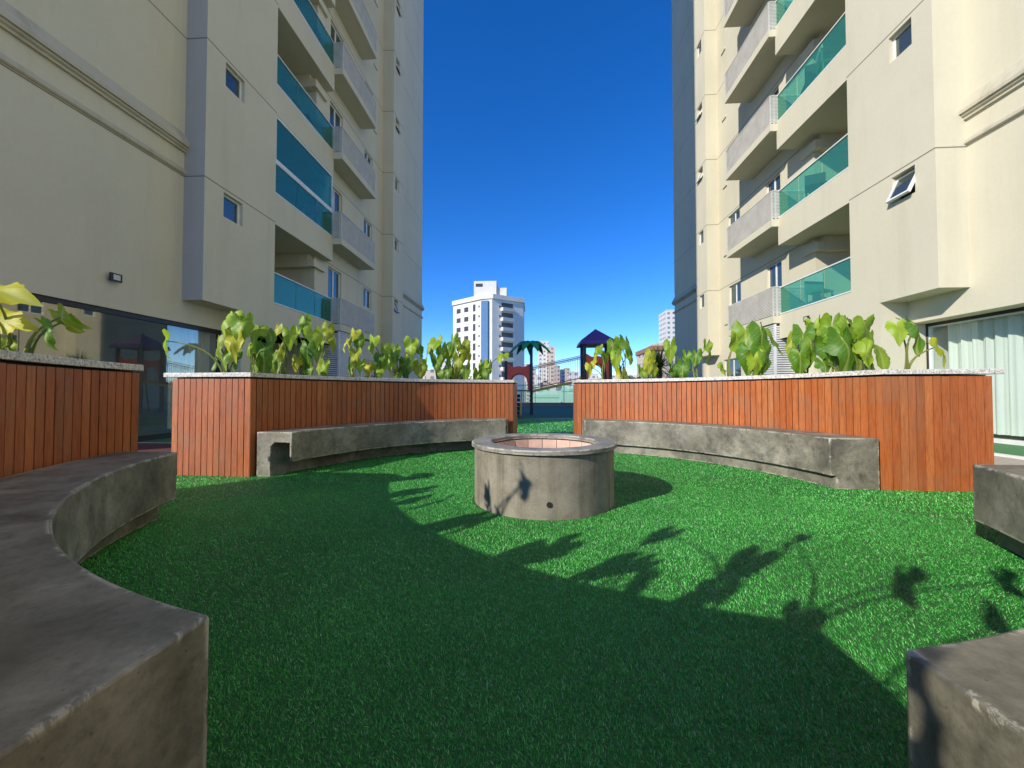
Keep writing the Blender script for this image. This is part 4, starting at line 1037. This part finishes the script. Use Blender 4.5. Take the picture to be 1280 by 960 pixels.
# the nearer white block
def white_block():
    Y = 118.0
    x_l, x_c, x_r = at(567, 480, Y+10).x, at(611, 480, Y).x, at(654, 480, Y+6.5).x
    z_top = .92+(491-372)/480*Y
    t = thing('white_tower_block', (x_c, Y, -14), 'white high-rise block with small balconies behind the toy palm tree', 'high-rise block')
    W = m_stucco('white_paint', (0.70, 0.68, 0.62)); GR = m_stucco('pale_grey_paint', (0.52, 0.50, 0.46))
    BG_ = m_simple('blue_glass', (0.13, 0.22, 0.33), 0.15, 0.2); DK = m_simple('dark_window', (0.06, 0.055, 0.05), 0.3)
    # plan: angled left facade, glazed corner, right facade
    pts = [(x_l, Y+16), (x_l, Y+9), (x_c-2.2, Y+.8), (x_c+1.0, Y), (x_r, Y+6.5), (x_r, Y+20), (x_l, Y+20)]
    b = MB(); b.prism(pts, -14, z_top); b.build('wall', W, t)
    b = MB(); b.prism([(p[0]*1.0+(.35 if p[0] > x_c else -.35), p[1]-.35) for p in pts], z_top, z_top+1.4); b.build('parapet', W, t)
    # glazed strip at the corner
    b = MB(); b.prism([(x_c-2.6, Y+1.1), (x_c-2.5, Y+.3), (x_c-.3, Y-.25), (x_c-.1, Y+.5)], -14, z_top-.6); b.build('glass_strip', BG_, t)
    nl = 16; fh = 3.12
    def facade(p, q, us, wdt, h, dz, name='window', m=DK):
        d = Vector((q[0]-p[0], q[1]-p[1], 0)); L = d.length; d.normalize(); nn = Vector((d.y, -d.x, 0))
        for k in range(nl-1):
            z = z_top-3.0-fh*k+dz
            for u in us:
                c = Vector((p[0], p[1], 0))+d*(L*u)+nn*.02; bb = MB()
                a_ = c-d*wdt/2-nn*.15; 
                bb.prism([tuple((c-d*wdt/2-nn*.3)[:2]), tuple((c-d*wdt/2+nn*.05)[:2]), tuple((c+d*wdt/2+nn*.05)[:2]), tuple((c+d*wdt/2-nn*.3)[:2])][::-1], z, z+h)
                bb.build(name, m, t)
    facade(pts[1], pts[2], (.20, .47), 1.9, 1.5, .0)
    facade(pts[1], pts[2], (.74,), 1.1, 2.2, -.3)
    facade(pts[1], pts[2], (.90,), .5, .7, .6)
    facade(pts[3], pts[4], (.24,), .45, .7, .5)
    p, q = pts[3], pts[4]; d = Vector((q[0]-p[0], q[1]-p[1], 0)); L = d.length; d.normalize(); nn = Vector((d.y, -d.x, 0))
    for k in range(nl-2):
        z = z_top-3.6-fh*k; c = Vector((p[0], p[1], 0))+d*(L*.46)
        a_, b2 = c-d*2.2, c+d*2.3
        bb = MB(); bb.prism([tuple((a_)[:2]), tuple((a_+nn*1.5)[:2]), tuple((b2+nn*1.1)[:2]), tuple(b2[:2])][::-1], z, z+1.05); bo = bb.build('balcony', W, t)
        bb = MB(); bb.prism([tuple((a_+d*.3)[:2]), tuple((a_+d*.3+nn*.05)[:2]), tuple((b2+nn*.05)[:2]), tuple(b2[:2])][::-1], z+1.05, z+2.75); bb.build('balcony_opening', DK, bo)
    # roof structures
    b = MB(); zz = z_top+1.4
    b.box(x_c-5.2, x_c+2.0, Y+3, Y+9, z_top, zz+5.0); b.box(x_c+1.6, x_c+5.2, Y+4, Y+9, z_top, zz+3.0); ho = b.build('roof_house', W, t)
    b = MB(); b.box(x_c-4.6, x_c-2.4, Y+2.93, Y+3.0, zz+3.2, zz+4.2); b.build('vent_opening', DK, ho)
white_block()
DKW = (0.10, 0.10, 0.11)
def block(pxa, pxb, ytop, Y, m, label, dep=14, cap=None):
    xa, xb = at(pxa, 480, Y).x, at(pxb, 480, Y).x; zt = .92+(491-ytop)/480*Y
    t = thing('distant_building', ((xa+xb)/2, Y, -14), label, 'building', 'distant city buildings on the skyline')
    b = MB(); b.box(xa, xb, Y, Y+dep, -14, zt); b.build('wall', m, t)
    b = MB(); xm = (xa+xb)/2; wd = (xb-xa)
    b.box(xm-wd*.22, xm+wd*.15, Y+dep*.3, Y+dep*.7, zt, zt+max(1.2, wd*.12)); b.box(xa-.1, xb+.1, Y-.1, Y+.3, zt, zt+.5); b.build('roof_house', m, t)
    if cap:
        b = MB(); b.box(xa-.3, xb+.3, Y-.4, Y+dep, zt-cap, zt+.15); b.build('cap', m_simple('brown_cap', (.28, .15, .09), .8), t)
    return t
mw = m_facade('far_white', (.62, .60, .56), (.20, .22, .25), 3.2, 3.1); mb_ = m_facade('far_beige', (.55, .47, .38), (.17, .17, .18), 3.6, 3.0, .45)
mp = m_facade('far_pink', (.50, .40, .35), (.15, .15, .17), 2.8, 3.0, .5); mg = m_facade('far_mint', (.44, .60, .50), (.30, .42, .38), 3.0, 3.0, .3, .35)
mt_ = m_facade('far_brown', (.30, .20, .15), (.10, .09, .09), 3.0, 3.0, .6, .5)
block(673, 686, 427, 300, mw, 'slim pale high-rise seen through the toy ramp railings')
block(684, 694, 434, 296, mb_, 'darker banded flank next to the slim pale high-rise')
block(833, 850, 390, 250, mw, 'white high-rise peeking out beside the shaded tower end')
block(816, 850, 434, 90, mb_, 'low beige building with a flat brown roof behind the spiky palm', cap=.9)
block(702, 719, 489, 75, mg, 'mint green block behind the terrace glass at right')
block(664, 699, 497, 62, mg, 'long low mint green building behind the terrace glass')
sky_rows = [(531,545,463,170,mb_),(545,566,452,240,mw),(655,662,456,330,mb_),(661,670,462,260,mp),(668,676,470,200,mw),(694,700,458,280,mp),(700,706,463,330,mw),(705,713,461,360,mb_),
            (712,724,466,220,mw),(722,735,472,300,mp),(733,748,468,260,mw),(747,762,474,210,mb_),(760,772,470,330,mw),(771,786,476,190,mp),(784,797,470,280,mw),(796,812,474,230,mb_),(811,824,468,340,mw),
            (596,612,470,420,mb_),(640,656,476,160,mw),(676,690,480,130,mp),(688,702,484,110,mw),(500,534,470,200,mw),(845,870,462,260,mb_)]
words = ['pale','beige','narrow','squat','tall','dull','white','rose','wide','sandy','low','light','bright','dusky','small','cream','faint','ochre','greyish','stubby','long','hidden','plain']
where = ['right of the left tower corner','behind the round plant near the left tower','just right of the white block','between toy palm and slim high-rise','under the left end of the toy ramp','right of the banded flank','under the middle of the toy ramp','under the right end of the toy ramp',
         'left of the purple roofed tower','behind the left post of the toy tower','inside the opening of the toy tower','behind the right post of the toy tower','behind the bright heart leaved plant','right of the bright heart leaved plant','left of the yellow withering plant','behind the yellow withering plant','left of the spiky palm',
         'behind the white block','behind the toy palm tower','under the slim high-rise','between the two mint green buildings','behind the left tower corner','behind the shaded end of the right tower']
for k, (a_, b_, yt, Y, m) in enumerate(sky_rows):
    block(a_, b_, yt, Y, m, words[k]+' distant building on the skyline '+where[k])
# trees along the far edge
def tree(px, Y, ztop, r_, label, seed):
    x = at(px, 480, Y).x; t = thing('tree', (x, Y, -14), label, 'tree', 'trees between the far buildings'); rg = random.Random(seed)
    b = MB(); b.tube([(x, Y, -14), (x+.2, Y, -6), (x, Y, ztop-r_)], [.5, .35, .2], 8)
    for k in range(5):
        a = rg.uniform(0, 6.28); b.tube([(x, Y, ztop-r_*1.6), (x+math.cos(a)*r_*.6, Y+math.sin(a)*r_*.6, ztop-r_*.7)], [.15, .05], 5)
    b.build('trunk', BARK, t)
    b = MB()
    cl = [(rg.gauss(0, .45)*r_, rg.gauss(0, .45)*r_, rg.uniform(-1.1, -.1)*r_, rg.uniform(.25, .5)*r_) for _ in range(14)]
    for k in range(1600):
        c = rg.choice(cl); v = Vector((rg.gauss(0, 1), rg.gauss(0, 1), rg.gauss(0, 1))).normalized()*c[3]*rg.uniform(.6, 1)
        p = Vector((x+c[0], Y+c[1], ztop+c[2]))+v; u = Vector((rg.gauss(0,1), rg.gauss(0,1), rg.gauss(0,1))).normalized(); w_ = u.orthogonal().normalized()
        q = r_*.06; b.quad(p-u*q, p-w_*q, p+u*q, p+w_*q)
    b.build('crown', m_simple('tree_leaf', (.05, .08, .025), .7, var=.5, sc_=1.5), t)
tree(553, 60, 3.0, 3.4, 'dark tree behind the round plant near the white block', 1)
tree(800, 70, 3.2, 3.2, 'dark tree left of the spiky palm', 2)
tree(562, 52, 3.8, 2.4, 'smaller dark tree touching the white block', 3)
tree(535, 75, 1.4, 2.6, 'tree right at the left tower corner', 5)
# hills
b = MB(); n_ = 120; rg = random.Random(9)
hs_ = []
for k in range(n_+1):
    x = -4200+8400*k/n_; h = 95+55*math.sin(k*.21)+35*math.sin(k*.53+1)+18*math.sin(k*1.3+2); hs_.append((x, h))
for k in range(n_):
    (x0, h0), (x1, h1) = hs_[k], hs_[k+1]
    b.quad((x0, 3600, -14), (x1, 3600, -14), (x1, 4300, h1), (x0, 4300, h0)); b.quad((x0, 4300, h0), (x1, 4300, h1), (x1, 5200, -14), (x0, 5200, -14))
tag(b.build('hills', m_simple('hazy_hill_woods', (.07, .10, .09), .95, sc_=.01, var=.3), smooth=True), kind='structure')  # distance haze put into the bluish green of the hills
